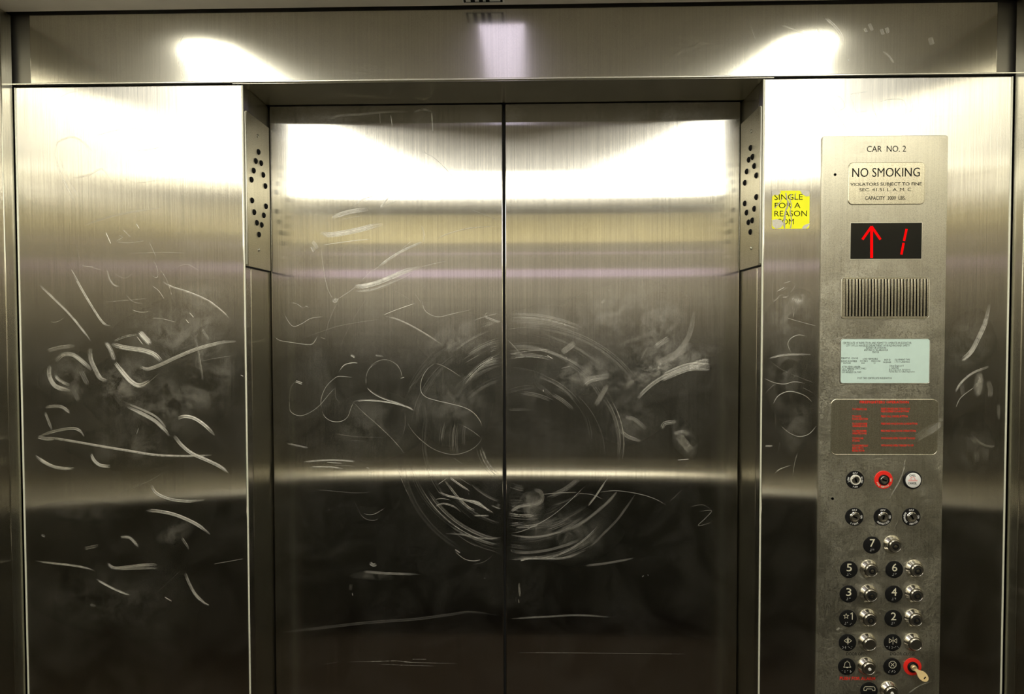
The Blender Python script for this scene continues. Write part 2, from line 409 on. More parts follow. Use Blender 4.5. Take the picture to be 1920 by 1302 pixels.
# (crop, width in photo px, number of fine lines, density, points)
S_LEFT = [
 ('A', 3, 3, .8, [(125,200),(240,310),(340,410),(430,520),(485,595)]), ('A', 3, 3, .8, [(350,95),(410,210),(480,330),(550,440),(590,480),(625,485)]),
 ('A', 2, 2, .9, [(980,175),(1050,215),(1160,250),(1300,310),(1400,385),(1455,440)]),
 ('A', 6, 4, .55, [(180,665),(270,640),(380,628)]), ('A', 7, 5, .7, [(235,740),(290,690),(360,690),(430,740),(490,800)]),
 ('A', 7, 5, .85, [(200,760),(195,830),(225,895),(275,925),(345,940)]), ('A', 5, 3, .5, [(235,830),(270,870),(340,905)]),
 ('A', 7, 4, .75, [(480,640),(485,720),(515,790),(550,850),(600,870)]), ('A', 7, 4, .6, [(590,600),(625,660),(650,730)]),
 ('A', 8, 6, .85, [(625,615),(720,640),(850,660),(930,690),(975,740)]), ('A', 3, 2, .45, [(640,600),(720,565),(820,545)]),
 ('A', 7, 6, .9, [(655,740),(710,815),(770,880),(830,905),(900,870)]), ('A', 1.5, 1, .5, [(880,890),(960,820)]),
 ('A', 9, 6, .9, [(825,530),(860,570),(905,615)]), ('A', 1.5, 1, .8, [(805,560),(850,620)]),
 ('A', 5, 4, .8, [(825,775),(880,790),(960,765),(1090,705),(1240,645),(1400,605),(1500,597)]),
 ('A', 2, 2, .6, [(600,95),(615,160),(650,205),(690,213)]), ('A', 1, 1, .5, [(640,115),(700,150),(740,150),(790,110)]),
 ('A', 1, 1, .6, [(415,65),(480,78),(560,100)]), ('A', 1, 1, .5, [(920,35),(945,80),(948,150),(900,130)]),
 ('A', 1, 1, .6, [(730,270),(780,320),(850,335)]), ('A', 1.5, 1, .7, [(770,375),(830,393),(895,388)]), ('A', 1, 1, .5, [(200,460),(250,460),(300,430)]),
 ('A', 1, 1, .5, [(585,322),(700,312),(900,295)]), ('A', 1, 1, .5, [(905,435),(980,438),(1090,465)]), ('A', 1, 1, .6, [(915,210),(960,245),(998,303)]),
 ('A', 1.5, 1, .9, [(1172,395),(1205,432)]), ('A', 1.5, 1, .9, [(1148,443),(1170,470)]), ('A', 1, 1, .5, [(960,80),(1020,180),(1065,330)]),
 ('A', 1, 1, .45, [(1090,75),(1160,60),(1250,110)]), ('A', 2.5, 2, .35, [(1215,560),(1240,700),(1270,880)]), ('A', 3, 2, .25, [(1260,510),(1310,590)]),
 ('A', 1, 1, .45, [(1240,740),(1350,715),(1490,695)]), ('A', 1, 1, .4, [(1340,545),(1450,545)]), ('A', 2, 1, .9, [(1530,830),(1550,840)]),
 ('A', 5, 4, .6, [(165,1060),(230,1050),(290,1058),(340,1100)]), ('A', 4, 3, .5, [(165,1090),(190,1150),(215,1220)]),
 ('A', 5, 4, .9, [(735,1055),(830,1095),(930,1150),(990,1205),(1035,1260)]), ('A', 3, 2, .9, [(750,1035),(860,1080),(950,1130),(1010,1200)]),
 ('A', 5, 5, .9, [(1090,1135),(1140,1120),(1210,1135),(1290,1190),(1350,1255)]),
 ('A', 4, 3, .7, [(115,1262),(230,1225),(340,1205),(400,1215),(440,1260)]), ('A', 8, 3, .25, [(415,800),(440,850),(465,900)]), ('A', 8, 3, .2, [(360,930),(400,1010)]),
 ('B', 5, 3, .8, [(105,65),(160,78),(220,75)]), ('B', 3.2, 4, .9, [(105,68),(200,75),(330,95),(500,125),(700,158),(880,185),(1100,192),(1230,184)]),
 ('B', 5, 4, .9, [(980,55),(1030,120),(1100,175),(1200,220),(1280,260),(1330,300)]), ('B', 5, 4, .9, [(90,182),(140,225),(210,260),(290,272),(345,265)]),
 ('B', 5, 5, .8, [(445,175),(470,220),(510,250),(575,257)]), ('B', 4, 3, .9, [(832,370),(860,420),(920,455),(1000,475),(1100,480),(1180,470)]),
 ('B', 5, 4, .9, [(800,540),(880,545),(980,565),(1080,605),(1160,650),(1215,695)]), ('B', 4, 3, .7, [(635,708),(690,712),(725,740),(752,778)]),
 ('B', 3, 3, .85, [(90,865),(200,878),(310,890),(400,905),(475,928)]), ('B', 5, 4, .75, [(552,878),(595,910),(680,905),(780,893),(878,890)]),
 ('B', 4, 3, .5, [(620,915),(740,912),(880,908)]), ('B', 3, 3, .9, [(480,980),(540,1015),(620,1055),(700,1085)]),
 ('B', 4, 4, .6, [(1050,940),(1080,1010),(1120,1080),(1190,1150)]), ('B', 1.5, 2, .7, [(1085,1040),(1140,1110),(1210,1152)]),
 ('B', 1.5, 1, .35, [(580,465),(700,400),(830,345),(930,285)]), ('B', 1, 1, .5, [(1230,885),(1330,868),(1430,850)]), ('B', 1.5, 1, .8, [(740,52),(755,8)]),
 ('B', 3, 2, .5, [(130,695),(155,708)]), ('B', 4, 2, .4, [(405,785),(500,765)]), ('B', 3, 2, .4, [(440,1145),(480,1155)]), ('B', 2, 1, .6, [(920,1095),(970,1125)]),
 ('B', 3, 2, .4, [(1030,715),(1080,790)]), ('B', 1, 1, .3, [(860,1080),(1030,920)]),
 ('J', 3, 3, .35, [(395,1060),(480,1030),(600,1000),(760,975)]), ('J', 3, 3, .35, [(260,710),(270,670),(330,645),(380,660),(440,720)]),
 ('J', 3, 3, .4, [(262,740),(290,830),(355,955)]), ('J', 2.5, 2, .3, [(280,740),(320,840),(375,930)]), ('J', 1.5, 2, .3, [(420,650),(560,610),(700,610),(765,612)]),
 ('J', 2, 2, .5, [(640,712),(720,700),(800,685)]), ('J', 2.5, 3, .5, [(845,748),(920,735),(1010,715)]), ('J', 1.5, 1, .25, [(620,775),(720,720),(840,670),(900,610),(970,570)]),
 ('J', 1.5, 1, .9, [(497,1090),(522,1147)]), ('J', 1, 1, .8, [(577,1078),(615,1115)]), ('J', 1, 1, .7, [(640,1050),(655,1075)]), ('J', 1, 1, .5, [(555,1105),(575,1115),(540,1135)]),
 ('J', 1, 1, .4, [(540,1135),(600,1140),(690,1130)]), ('J', 1, 1, .5, [(700,1135),(735,1210)]), ('J', 1, 1, .35, [(880,1055),(900,1088)]), ('J', 1, 1, .3, [(600,1190),(760,1185),(870,1188)]),
 ('J', 1, 1, .5, [(335,1265),(355,1300)]), ('J', 1, 1, .4, [(360,1150),(375,1220)]), ('J', 1, 1, .5, [(380,1248),(440,1255)]), ('J', 1.5, 1, .3, [(275,462),(320,437),(370,430)]),
 ('J', 2.5, 2, .3, [(340,840),(420,820),(480,795),(530,860)]), ('J', 1.2, 1, .35, [(570,830),(640,858),(760,845),(900,838)]), ('J', 1, 1, .3, [(800,1100),(880,1085)]),
]
S_DOOR = [
 ('C', 1.3, 2, .9, [(592,165),(640,130),(700,107),(770,100)]), ('C', 1.5, 2, .95, [(765,182),(805,135),(845,88)]), ('C', 1, 1, .7, [(765,182),(820,158),(880,135)]),
 ('C', 7, 6, .6, [(440,250),(520,220),(600,202),(690,195)]), ('C', 1, 1, .4, [(520,255),(640,235)]), ('C', 9, 9, .8, [(362,350),(430,362),(520,350),(620,330),(700,310),(790,292)]),
 ('C', 1.3, 1, .7, [(370,435),(480,418),(600,402),(720,392)]), ('C', 6, 5, .55, [(310,405),(335,440),(345,460)]), ('C', 5, 4, .4, [(305,440),(325,480)]),
 ('C', 3.5, 4, .85, [(760,585),(820,535),(900,485),(980,445),(1055,415)]), ('C', 1.5, 1, .6, [(915,465),(980,405)]), ('C', 1, 1, .4, [(640,680),(700,620),(770,575)]),
 ('C', 8, 9, .95, [(597,715),(660,712),(750,690),(850,650),(960,605),(1050,580)]), ('C', 4, 3, .45, [(600,745),(700,740),(820,700),(980,630)]), ('C', 1.5, 1, .35, [(1050,580),(1130,560),(1220,540)]),
 ('C', 5, 4, .75, [(448,800),(465,815),(480,790)]), ('C', 2, 1, .35, [(370,460),(380,560),(410,720),(450,800)]), ('C', 2, 1, .4, [(490,795),(560,750),(600,720)]),
 ('C', 1.3, 1, .8, [(150,823),(200,830),(245,858),(268,848),(290,865)]), ('C', 1.3, 1, .75, [(120,900),(150,955),(185,985),(240,965),(300,930),(385,918)]),
 ('C', 1.5, 1, .85, [(55,1055),(90,1080),(180,1095),(295,1108),(330,1080),(345,1045)]), ('C', 1, 1, .35, [(500,1125),(520,1070),(570,970),(640,850),(710,750)]),
 ('C', 1, 1, .35, [(210,1078),(330,1035),(480,985),(640,955),(790,935)]), ('C', 1.2, 1, .7, [(368,1060),(395,1070)]), ('C', .8, 1, .4, [(395,1060),(420,960),(460,860),(490,820)]),
 ('C', 1.4, 1, .95, [(790,908),(870,875),(940,850),(1005,828)]), ('C', 1.6, 2, .6, [(790,912),(880,935),(980,980),(1100,1050),(1200,1115)]),
 ('C', 1, 1, .5, [(835,728),(900,760),(1000,820)]), ('C', 1, 1, .6, [(1085,712),(1065,715),(1058,740)]), ('C', 1.2, 1, .75, [(1050,800),(1070,870),(1110,905),(1170,920),(1260,900),(1390,870)]),
 ('C', 1.3, 1, .75, [(490,1300),(510,1265),(560,1235),(620,1233)]), ('C', 1.3, 1, .75, [(685,1298),(710,1250),(770,1215),(830,1215),(880,1245),(910,1290)]), ('C', 3, 3, .5, [(570,1178),(600,1195)]),
 ('C', 2, 2, .35, [(735,1180),(795,1188)]), ('C', 3, 3, .7, [(1470,915),(1530,940),(1585,958)]), ('C', 1.2, 1, .8, [(1478,905),(1500,888)]), ('C', 1, 1, .6, [(1350,1230),(1440,1178)]), ('C', 1, 1, .6, [(1440,1250),(1540,1200)]),
 ('C', 1.2, 1, .5, [(1005,760),(1050,830)]), ('C', 2.2, 2, .4, [(1050,300),(1068,360),(1060,420)]),
 ('D', 3, 2, .8, [(185,120),(230,135)]), ('D', 1.3, 1, .8, [(150,180),(148,290),(165,325),(210,342),(260,330),(330,285),(400,205),(440,160)]), ('D', 1.2, 1, .5, [(150,190),(160,150),(190,120)]),
 ('D', 1.3, 1, .65, [(355,300),(350,240),(380,160),(440,100),(480,90),(560,98)]), ('D', 1.4, 1, .8, [(355,310),(375,350),(420,378),(480,378),(520,350),(540,300),(560,250)]), ('D', 1.1, 1, .5, [(440,150),(443,220),(462,250)]),
 ('D', 1.2, 1, .7, [(470,50),(500,15),(550,2),(585,4)]), ('D', 1.3, 1, .75, [(640,150),(640,90),(660,40),(710,2)]), ('D', 1.8, 2, .8, [(645,160),(690,200),(760,235),(850,262),(940,305)]),
 ('D', 1.7, 2, .85, [(552,250),(640,243),(740,250),(830,265),(910,288),(942,310)]), ('D', 1.5, 1, .85, [(560,258),(620,320),(700,390),(780,465),(850,540),(890,595)]), ('D', 1.1, 1, .6, [(830,2),(860,50),(870,95)]), ('D', 1.3, 1, .8, [(858,102),(885,95)]),
 ('D', 1.3, 1, .75, [(1080,5),(1030,45),(995,110),(990,180),(1020,220),(1080,242),(1180,265),(1270,290),(1330,325),(1370,375),(1382,412)]), ('D', 1, 1, .5, [(1080,5),(1130,20),(1200,60),(1250,95)]),
 ('D', 1.3, 1, .8, [(900,380),(940,445),(1000,505),(1080,560),(1180,590),(1260,582),(1330,550),(1370,510),(1380,480)]), ('D', .8, 1, .4, [(1250,400),(1320,440),(1378,485)]),
 ('D', 1.6, 2, .85, [(232,642),(340,630),(460,628),(570,637)]), ('D', 1.4, 1, .9, [(380,640),(490,648)]), ('D', 1.4, 2, .85, [(265,672),(400,672),(500,682)]), ('D', 1, 1, .7, [(430,662),(520,662),(572,672)]),
 ('D', 1.3, 1, .7, [(640,675),(658,680)]), ('D', 1.3, 1, .8, [(655,708),(678,710)]), ('D', 1, 1, .3, [(300,815),(450,828),(560,838),(660,835)]),
 ('D', 1.4, 1, .8, [(625,970),(660,978),(700,970),(760,935)]), ('D', 1.5, 1, .8, [(600,975),(640,1008),(690,1015),(715,1005)]), ('D', .8, 1, .35, [(560,880),(580,930),(605,975)]),
 ('D', 2, 2, .6, [(130,520),(200,535),(270,550)]), ('D', 1, 1, .35, [(430,455),(560,475),(780,485)]), ('D', 1, 1, .3, [(540,500),(640,508)]),
 ('D', 3, 2, .7, [(1145,755),(1190,820),(1240,880),(1300,935),(1340,950)]), ('D', 2.2, 2, .85, [(1175,738),(1240,785),(1305,828)]), ('D', 1, 1, .6, [(1100,785),(1160,742)]),
 ('D', 2.6, 3, .8, [(1095,828),(1160,855),(1240,875),(1330,900),(1400,935),(1455,970)]), ('D', 1.6, 2, .85, [(1270,885),(1350,895),(1400,930),(1440,965)]), ('D', 2, 2, .7, [(1085,930),(1110,912),(1150,908),(1210,930),(1245,960)]),
 ('D', 1.6, 1, .7, [(1085,880),(1130,875),(1180,885)]), ('D', 1.4, 1, .5, [(1230,738),(1310,790)]), ('D', 1, 1, .4, [(1200,612),(1260,655)]), ('D', 1.6, 2, .5, [(1330,985),(1430,985)]),
 ('D', 2, 2, .45, [(1150,1100),(1250,1105),(1380,1130),(1470,1128),(1530,1115)]), ('D', 1.5, 2, .9, [(1208,1202),(1243,1225)]), ('D', 1.4, 1, .85, [(1210,1215),(1270,1262),(1330,1275),(1380,1266)]), ('D', 1, 1, .5, [(1330,1298),(1400,1280),(1450,1240)]),
 ('D', 1.5, 1, .9, [(400,940),(402,952)]), ('D', .8, 1, .3, [(885,300),(890,400),(870,480)]), ('D', 1, 1, .35, [(830,640),(870,760),(920,870)]), ('D', 1, 1, .3, [(900,180),(960,120),(1020,60)]),
 ('I', 5, 4, .6, [(805,230),(835,250),(860,240)]), ('I', 3.5, 3, .35, [(750,300),(870,310),(1000,318),(1200,325)]), ('I', 2, 1, .95, [(668,468),(674,492)]), ('I', 5, 3, .2, [(660,400),(655,450)]),
 ('I', 1, 1, .55, [(640,1008),(860,1005),(1010,1000),(1100,1010),(1280,1016),(1500,1022)]), ('I', .8, 1, .4, [(880,1028),(1100,1035),(1320,1042)]), ('I', 1, 1, .7, [(1070,1006),(1130,1012)]), ('I', .6, 1, .3, [(440,1030),(560,1010)]),
 ('I', 4, 2, .13, [(90,780),(400,745),(800,700),(1150,675),(1420,640),(1600,620),(1850,650)]), ('I', 1, 1, .5, [(1700,358),(1712,350)]), ('I', .8, 1, .4, [(1130,988),(1260,988)]),
 ('F', 1.2, 1, .8, [(60,480),(130,468),(230,425),(330,365),(410,300),(480,235),(540,175)]), ('F', 1.8, 2, .8, [(555,305),(600,250),(640,190),(685,128)]), ('F', 1, 1, .5, [(260,232),(370,222),(500,218)]),
 ('F', 1.3, 1, .5, [(480,225),(580,232),(650,262)]), ('F', 1.2, 1, .45, [(620,218),(740,208),(880,228),(980,258),(1060,300)]), ('F', 7, 5, .45, [(170,300),(230,290),(262,260),(250,215),(210,200)]), ('F', 5, 4, .4, [(60,340),(130,305),(200,300)]),
 ('F', 3, 3, .45, [(60,490),(150,505),(260,500),(370,475),(450,440)]), ('F', 4, 3, .35, [(60,600),(160,605),(290,590),(420,555),(500,520)]), ('F', 3, 3, .4, [(60,650),(200,645),(340,645),(430,635),(540,590)]),
 ('F', 2, 2, .7, [(120,655),(175,643)]), ('F', 3, 2, .4, [(560,580),(650,490),(740,400),(800,320),(860,230)]), ('F', 4, 3, .4, [(430,460),(540,400),(640,320),(700,265),(745,210)]),
 ('F', 2.6, 3, .95, [(112,800),(116,850),(120,890)]), ('F', 1.6, 1, .9, [(110,905),(113,930)]), ('F', 2, 2, .35, [(40,1030),(250,1020),(480,1008),(700,1018)]), ('F', .8, 1, .5, [(90,1248),(500,1250),(900,1254),(1200,1258)]),
 ('F', 1, 1, .45, [(1270,342),(1350,335),(1310,385),(1265,432),(1350,412)]), ('F', 1.3, 1, .4, [(1220,310),(1290,298),(1345,325)]), ('F', 1.5, 1, .9, [(905,762),(915,752)]), ('F', 1.2, 1, .9, [(940,745),(945,755)]), ('F', 2, 1, .8, [(60,585),(70,600)]),
 ('F', 1, 1, .5, [(1150,75),(1200,30)]), ('F', .7, 1, .3, [(1080,280),(1160,200)]), ('F', 3, 3, .25, [(540,690),(700,670),(850,640)]),
 ('E', 1.6, 1, 1, [(1192,1168),(1275,1161)]), ('E', 14, 10, .65, [(1080,620),(1180,570),(1290,535),(1420,545)]), ('E', 10, 8, .55, [(1250,555),(1340,510),(1410,500)]), ('E', 6, 5, .4, [(920,750),(990,680),(1080,615),(1180,575)]),
 ('E', 12, 8, .3, [(1050,520),(1130,480),(1230,420),(1290,380)]), ('E', 8, 6, .25, [(1100,540),(1190,440),(1270,330),(1310,160)]), ('E', 8, 5, .35, [(1040,410),(1090,370),(1140,340)]), ('E', 1, 1, .6, [(920,530),(960,460),(1010,370)]),
 ('E', 14, 9, .4, [(1200,1000),(1240,1050),(1290,1110)]), ('E', 5, 3, .5, [(1170,990),(1240,970)]), ('E', 6, 3, .4, [(1090,960),(1110,920),(1190,910)]), ('E', 6, 3, .35, [(840,880),(900,890),(985,960)]), ('E', 5, 3, .35, [(800,960),(860,1010),(950,1040)]),
 ('E', 1.2, 1, .5, [(790,1180),(840,1060)]), ('E', 2, 1, .9, [(283,690),(287,705)]), ('E', 1.5, 1, .7, [(310,458),(350,482)]), ('E', 1, 1, .4, [(400,548),(470,530)]), ('E', 1.2, 1, .7, [(715,5),(735,22)]), ('E', 3, 2, .4, [(680,105),(700,80)]),
 ('E', 10, 8, .35, [(410,440),(450,410),(500,370)]), ('E', 10, 6, .4, [(560,655),(610,620),(740,600)]), ('E', 8, 6, .3, [(640,800),(680,730),(720,660)]),
 ('E', 2, 1, .5, [(40,350),(90,400),(150,470)]), ('E', 1.5, 1, .4, [(40,450),(180,430),(340,415)]), ('E', 1, 1, .4, [(35,830),(150,832)]),
 ('K', 1.3, 1, .45, [(1240,490),(1340,555),(1440,660),(1500,740),(1535,800)]), ('K', 1, 1, .4, [(1230,490),(1330,545),(1420,640),(1480,720)]), ('K', .9, 1, .4, [(1340,830),(1400,780),(1510,705)]), ('K', .8, 1, .4, [(1250,770),(1360,755),(1470,752)]),
 ('K', 1, 1, .4, [(1540,865),(1640,900),(1745,940)]), ('K', 1.4, 2, .4, [(1330,1055),(1430,1015),(1560,985),(1740,972)]), ('K', 2, 1, .45, [(965,235),(970,320)]), ('K', 2, 1, .5, [(1035,255),(1048,345)]), ('K', 2, 1, .55, [(1300,235),(1310,380)]),
 ('K', 2, 2, .5, [(1180,245),(1240,225),(1300,235)]), ('K', .8, 1, .35, [(610,850),(685,770)]), ('K', 3, 3, .35, [(640,290),(700,265),(850,255),(1000,240),(1150,235)]), ('K', .8, 1, .5, [(1070,945),(1082,938)]),
]
S_RIGHT = [
 ('G', 1, 1, .5, [(92,135),(85,200),(95,265),(135,228),(175,238),(185,190)]), ('G', 1.3, 1, .9, [(113,207),(158,182)]), ('G', 1.3, 1, .8, [(150,160),(195,147)]), ('G', 1, 1, .6, [(195,147),(220,170),(190,218)]), ('G', 1.2, 1, .8, [(93,266),(130,240)]),
 ('G', 1.2, 1, .8, [(145,241),(172,240)]), ('G', 1, 1, .5, [(130,155),(140,200),(180,180)]), ('G', 1.2, 1, .7, [(170,360),(230,378),(350,410)]), ('G', 1, 1, .5, [(215,300),(208,370)]), ('G', 1.3, 1, .7, [(285,470),(240,460),(195,480),(178,515),(195,560)]),
 ('G', 2.2, 2, .85, [(70,598),(120,582),(200,573),(315,575)]), ('G', 1.2, 1, .6, [(72,610),(150,665),(250,708),(335,740)]), ('G', 1.4, 1, .7, [(40,712),(100,738),(160,745),(215,732),(275,742)]), ('G', 1.2, 1, .6, [(45,800),(90,755),(130,735)]),
 ('G', 1.5, 1, .7, [(92,860),(120,815),(170,790),(220,792),(280,815),(318,850)]), ('G', 1.1, 1, .5, [(135,985),(180,1025),(240,1050),(300,1035),(345,985)]), ('G', 1, 1, .5, [(260,765),(325,797)]), ('G', 2, 2, .6, [(45,1107),(90,1107)]),
 ('G', 1.6, 1, .7, [(102,1265),(130,1240),(195,1217)]), ('G', 1.2, 1, .6, [(235,1140),(215,1210),(205,1300)]), ('G', 1, 1, .4, [(130,1080),(118,1150)]), ('G', 1, 1, .4, [(105,900),(105,1010)]),
 ('H', 7, 6, .5, [(165,460),(210,415),(245,350),(280,270),(300,180)]), ('H', 3, 3, .7, [(165,462),(200,430),(230,390)]), ('H', 3, 3, .8, [(132,615),(165,565),(220,520),(300,488)]), ('H', 1.3, 1, .8, [(135,690),(160,640),(225,590)]),
 ('H', 8, 5, .3, [(250,520),(255,570),(245,630)]), ('H', 8, 5, .3, [(290,560),(305,600),(300,640)]), ('H', 6, 3, .25, [(165,570),(170,630)]), ('H', 2.5, 2, .35, [(210,820),(260,865),(310,880),(322,870)]), ('H', 5, 3, .25, [(215,840),(240,870)]),
 ('H', 8, 4, .15, [(230,900),(240,960)]), ('H', 8, 4, .15, [(285,890),(280,950)]), ('H', 4, 3, .25, [(345,670),(345,750)]),
 ('L', 1.3, 1, .55, [(635,625),(690,612),(745,630),(765,690),(700,730),(670,738)]), ('L', 1.3, 1, .55, [(635,630),(700,700),(760,800),(800,870)]), ('L', 1.3, 1, .5, [(925,588),(850,598),(808,610),(830,690),(870,800)]), ('L', 1.2, 1, .5, [(840,722),(910,715)]),
 ('L', 1.2, 1, .5, [(950,650),(955,710),(1010,820)]), ('L', 1.3, 1, .55, [(985,662),(1050,640),(1145,645),(1160,725),(1125,738)]), ('L', 1.3, 1, .6, [(1200,650),(1205,702),(1180,722)]), ('L', .8, 1, .3, [(450,830),(468,870)]), ('L', .8, 1, .3, [(530,790),(550,850),(640,826)]),
 ('L', 1, 1, .3, [(1300,750),(1450,745),(1650,752)]),
]
S_TRANSOM = [
 ('L', 5, 6, .6, [(640,115),(700,170),(745,235),(745,290)]), ('L', 2, 2, .5, [(590,180),(620,240),(610,300)]), ('L', 1.5, 1, .35, [(610,190),(670,260),(675,320)]), ('L', 3, 3, .4, [(1010,330),(1050,360),(1085,405)]),
 ('L', 5, 3, .4, [(925,150),(945,200)]), ('L', 4, 3, .4, [(895,180),(910,210)]), ('L', 5, 3, .45, [(1000,185),(1015,225)]), ('L', 5, 3, .45, [(1035,175),(1050,215)]), ('L', 8, 4, .35, [(1315,240),(1330,290)]),
 ('L', 3, 3, .5, [(360,165),(450,195),(520,228),(600,265)]), ('L', 2, 1, .9, [(785,382),(795,392)]), ('L', 1.5, 1, .8, [(755,355),(758,362)]), ('L', 1, 1, .4, [(160,160),(200,280)]),
 ('J', 1.5, 1, .6, [(868,150),(845,200),(835,235)]), ('J', 1.6, 2, .7, [(875,245),(862,290),(864,318)]), ('J', 2, 1, .3, [(835,240),(840,300),(860,370)]), ('J', 1, 1, .6, [(895,370),(905,380)]),
]
def place_scratches(mb, strokes, Y, lo, hi, mi=1, k=1.0):
    """lo, hi: world x limits of the sheet they lie on"""
    ins = 0.004
    for (cr, w, n, op, pts) in strokes:
        ox, oy, s = CR[cr]
        P = [(ox+x/s, oy+y/s) for x, y in pts]
        W = [at(x, y, Y) for x, y in smooth_pts(P)]
        W = [(p.x, p.z) for p in W if lo+ins < p.x < hi-ins]
        if len(W) < 2: continue
        m = (-EYE.y+Y)/F
        wm = w*m
        if n > 1: mb.ribbon(W, wm, Y-0.0003, mi, op*0.22*k)
        for i in range(n):
            off = (i/(n-1)-.5)*wm if n > 1 else 0
            off += random.uniform(-.15, .15)*wm/n
            a = int(random.uniform(0, .15)*len(W)) if n > 1 else 0; b = len(W)-(int(random.uniform(0, .2)*len(W)) if n > 1 else 0)
            Q = W[a:b]
            if len(Q) < 2: continue
            R = []
            for j, q in enumerate(Q):
                t = Vector(Q[min(j+1, len(Q)-1)])-Vector(Q[max(j-1, 0)])
                if t.length < 1e-9: R.append(q); continue
                t.normalize(); nn = Vector((-t.y, t.x)); r = Vector(q)+nn*off; R.append((r.x, r.y))
            mb.ribbon(R, m*random.uniform(.6, 1.1)*(1 if n > 1 else max(.7, w*.8)), Y-0.0004-0.00005*i, mi, min(1, op*random.uniform(.3, 1.0)*.85*k))

def swirl(mb, Y, lo, hi, seed=3):
    rnd = random.Random(seed)
    m = (Y-EYE.y)/F
    for i in range(64):
        r0 = rnd.choice((rnd.uniform(120, 175), rnd.uniform(165, 235), rnd.uniform(70, 230)))
        a0 = rnd.choice((rnd.uniform(195, 330), rnd.uniform(205, 310), rnd.uniform(20, 100), rnd.uniform(60, 130), rnd.uniform(0, 360)))
        ln = rnd.uniform(12, 62); cx = 980+rnd.gauss(0, 14); cy = 828+rnd.gauss(0, 14); ex = rnd.uniform(.95, 1.1); op = rnd.choice((.06, .1, .15, .25, .4))
        for j in range(rnd.choice((1, 3, 5, 7))):
            r = r0+j*rnd.uniform(1.2, 2.2); da = rnd.uniform(-3, 3); W = []
            for k in range(15):
                a = math.radians(a0+da+ln*k/14)
                p = at(cx+r*ex*math.cos(a), cy+r*math.sin(a)*.98, Y)
                if lo+.004 < p.x < hi-.004: W.append((p.x, p.z))
            if len(W) < 3: continue
            mb.ribbon(W, m*rnd.choice((.7, .9, 1.3)), Y-0.0003-0.000003*i, 1, op*rnd.uniform(.35, .9))
HAZES = [ # x, y, rx, ry (photo px), tilt, density
 (1235, 690, 110, 26, .35, .20), (1225, 625, 60, 90, -.5, .12), (1090, 700, 90, 40, 0, .10), (1150, 590, 120, 60, .2, .08), (860, 640, 110, 50, .6, .10),
 (1010, 600, 170, 30, 0, .08), (990, 950, 60, 40, 0, .14), (1060, 1000, 120, 60, .4, .07), (850, 760, 90, 70, 0, .07), (1282, 820, 20, 40, .4, .16), (1180, 780, 60, 50, 0, .06), (700, 1080, 40, 10, 0, .08), (700,800,90,60,0,.05)]
HAZE_LEFT = [(330, 620, 120, 70, .2, .10), (230, 720, 60, 60, 0, .12), (130, 710, 50, 50, 0, .08), (300, 760, 130, 70, 0, .07), (390, 700, 70, 90, 0, .08), (240, 840, 110, 40, 0, .06), (160, 960, 120, 20, 0, .05), (330, 1000, 40, 20, .5, .10), (230,1130,160,80,0,.04), (380,560,60,40,0,.08)]
HAZE_RIGHT = [(1497, 562, 16, 14, 0, .35), (1485, 600, 40, 60, 0, .10), (1470, 700, 40, 80, 0, .08), (1490, 800, 30, 50, 0, .08), (1835, 720, 10, 25, 0, .3), (1820, 640, 40, 60, 0, .08), (1820, 830, 40, 50, 0, .06)]
def hazes(mb, lst, Y, lo, hi):
    m = (Y-EYE.y)/F
    for x, y, rx, ry, t, op in lst:
        c = at(x, y, Y)
        r = min(rx*m*1.12, 0.9*abs(hi-c.x), 0.9*abs(c.x-lo)) if lo < c.x < hi else 0
        if r > 0: mb.haze((c.x, c.z), r, ry*m, t if r > rx*m*.9 else 0, Y-0.00025, op)

# ------------------------------------------------------------------ room shell
def struct(o, label): return tag(o, label, None, None, 'structure')
b = MB(); b.box(SL-.06, SR+.06, BACK-.06, .30, -.06, 0)
struct(b.build('floor', M['floor']), 'dark brown floor of the elevator car')
# side walls: rigidized steel with a smooth corner strip
for nm, x0, x1, xs, lab in (('wall_left', SL-.05, SL, 1, 'textured steel side wall at the left edge'), ('wall_right', SR, SR+.05, -1, 'textured steel side wall at the right edge')):
    b = MB(); b.box(x0, x1, BACK-.05, -.030, 0, CEIL+.02)
    struct(b.build(nm, M['rigid']), lab)
for nm, x, sg in (('trim_1', SL, 1), ('trim_2', SR, -1)):
    b = MB(); xa, xb = sorted((x-.05*sg, x+.0015*sg)); b.box(xa, xb, -.0295, -.001, 0, CEIL-.001, bev=.0015)
    struct(b.build(nm, M['jamb']), 'smooth steel corner strip beside the textured wall on the %s' % ('left' if sg > 0 else 'right'))
# back wall bands with a lavender strip; graded stripes paint in light falloff
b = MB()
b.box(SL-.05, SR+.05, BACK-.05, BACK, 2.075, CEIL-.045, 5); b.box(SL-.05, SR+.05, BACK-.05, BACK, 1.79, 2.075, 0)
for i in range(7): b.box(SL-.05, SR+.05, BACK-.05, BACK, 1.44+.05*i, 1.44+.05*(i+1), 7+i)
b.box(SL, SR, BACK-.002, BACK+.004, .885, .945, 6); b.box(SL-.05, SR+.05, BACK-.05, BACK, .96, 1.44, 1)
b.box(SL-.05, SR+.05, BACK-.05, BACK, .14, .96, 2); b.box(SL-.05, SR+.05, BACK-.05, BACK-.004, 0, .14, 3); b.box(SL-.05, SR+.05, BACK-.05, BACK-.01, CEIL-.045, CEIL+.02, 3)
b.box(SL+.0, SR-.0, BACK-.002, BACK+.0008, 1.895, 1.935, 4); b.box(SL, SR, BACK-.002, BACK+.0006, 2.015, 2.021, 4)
struct(b.build('wall_back', [M['wall_up'], M['wall_mid'], M['wall_low'], M['void'], M['lav'], M['wall_top'], M['rail_ghost']]+[M['falloff_stripe%d' % i] for i in range(7)]), 'panelled back wall of the elevator car')
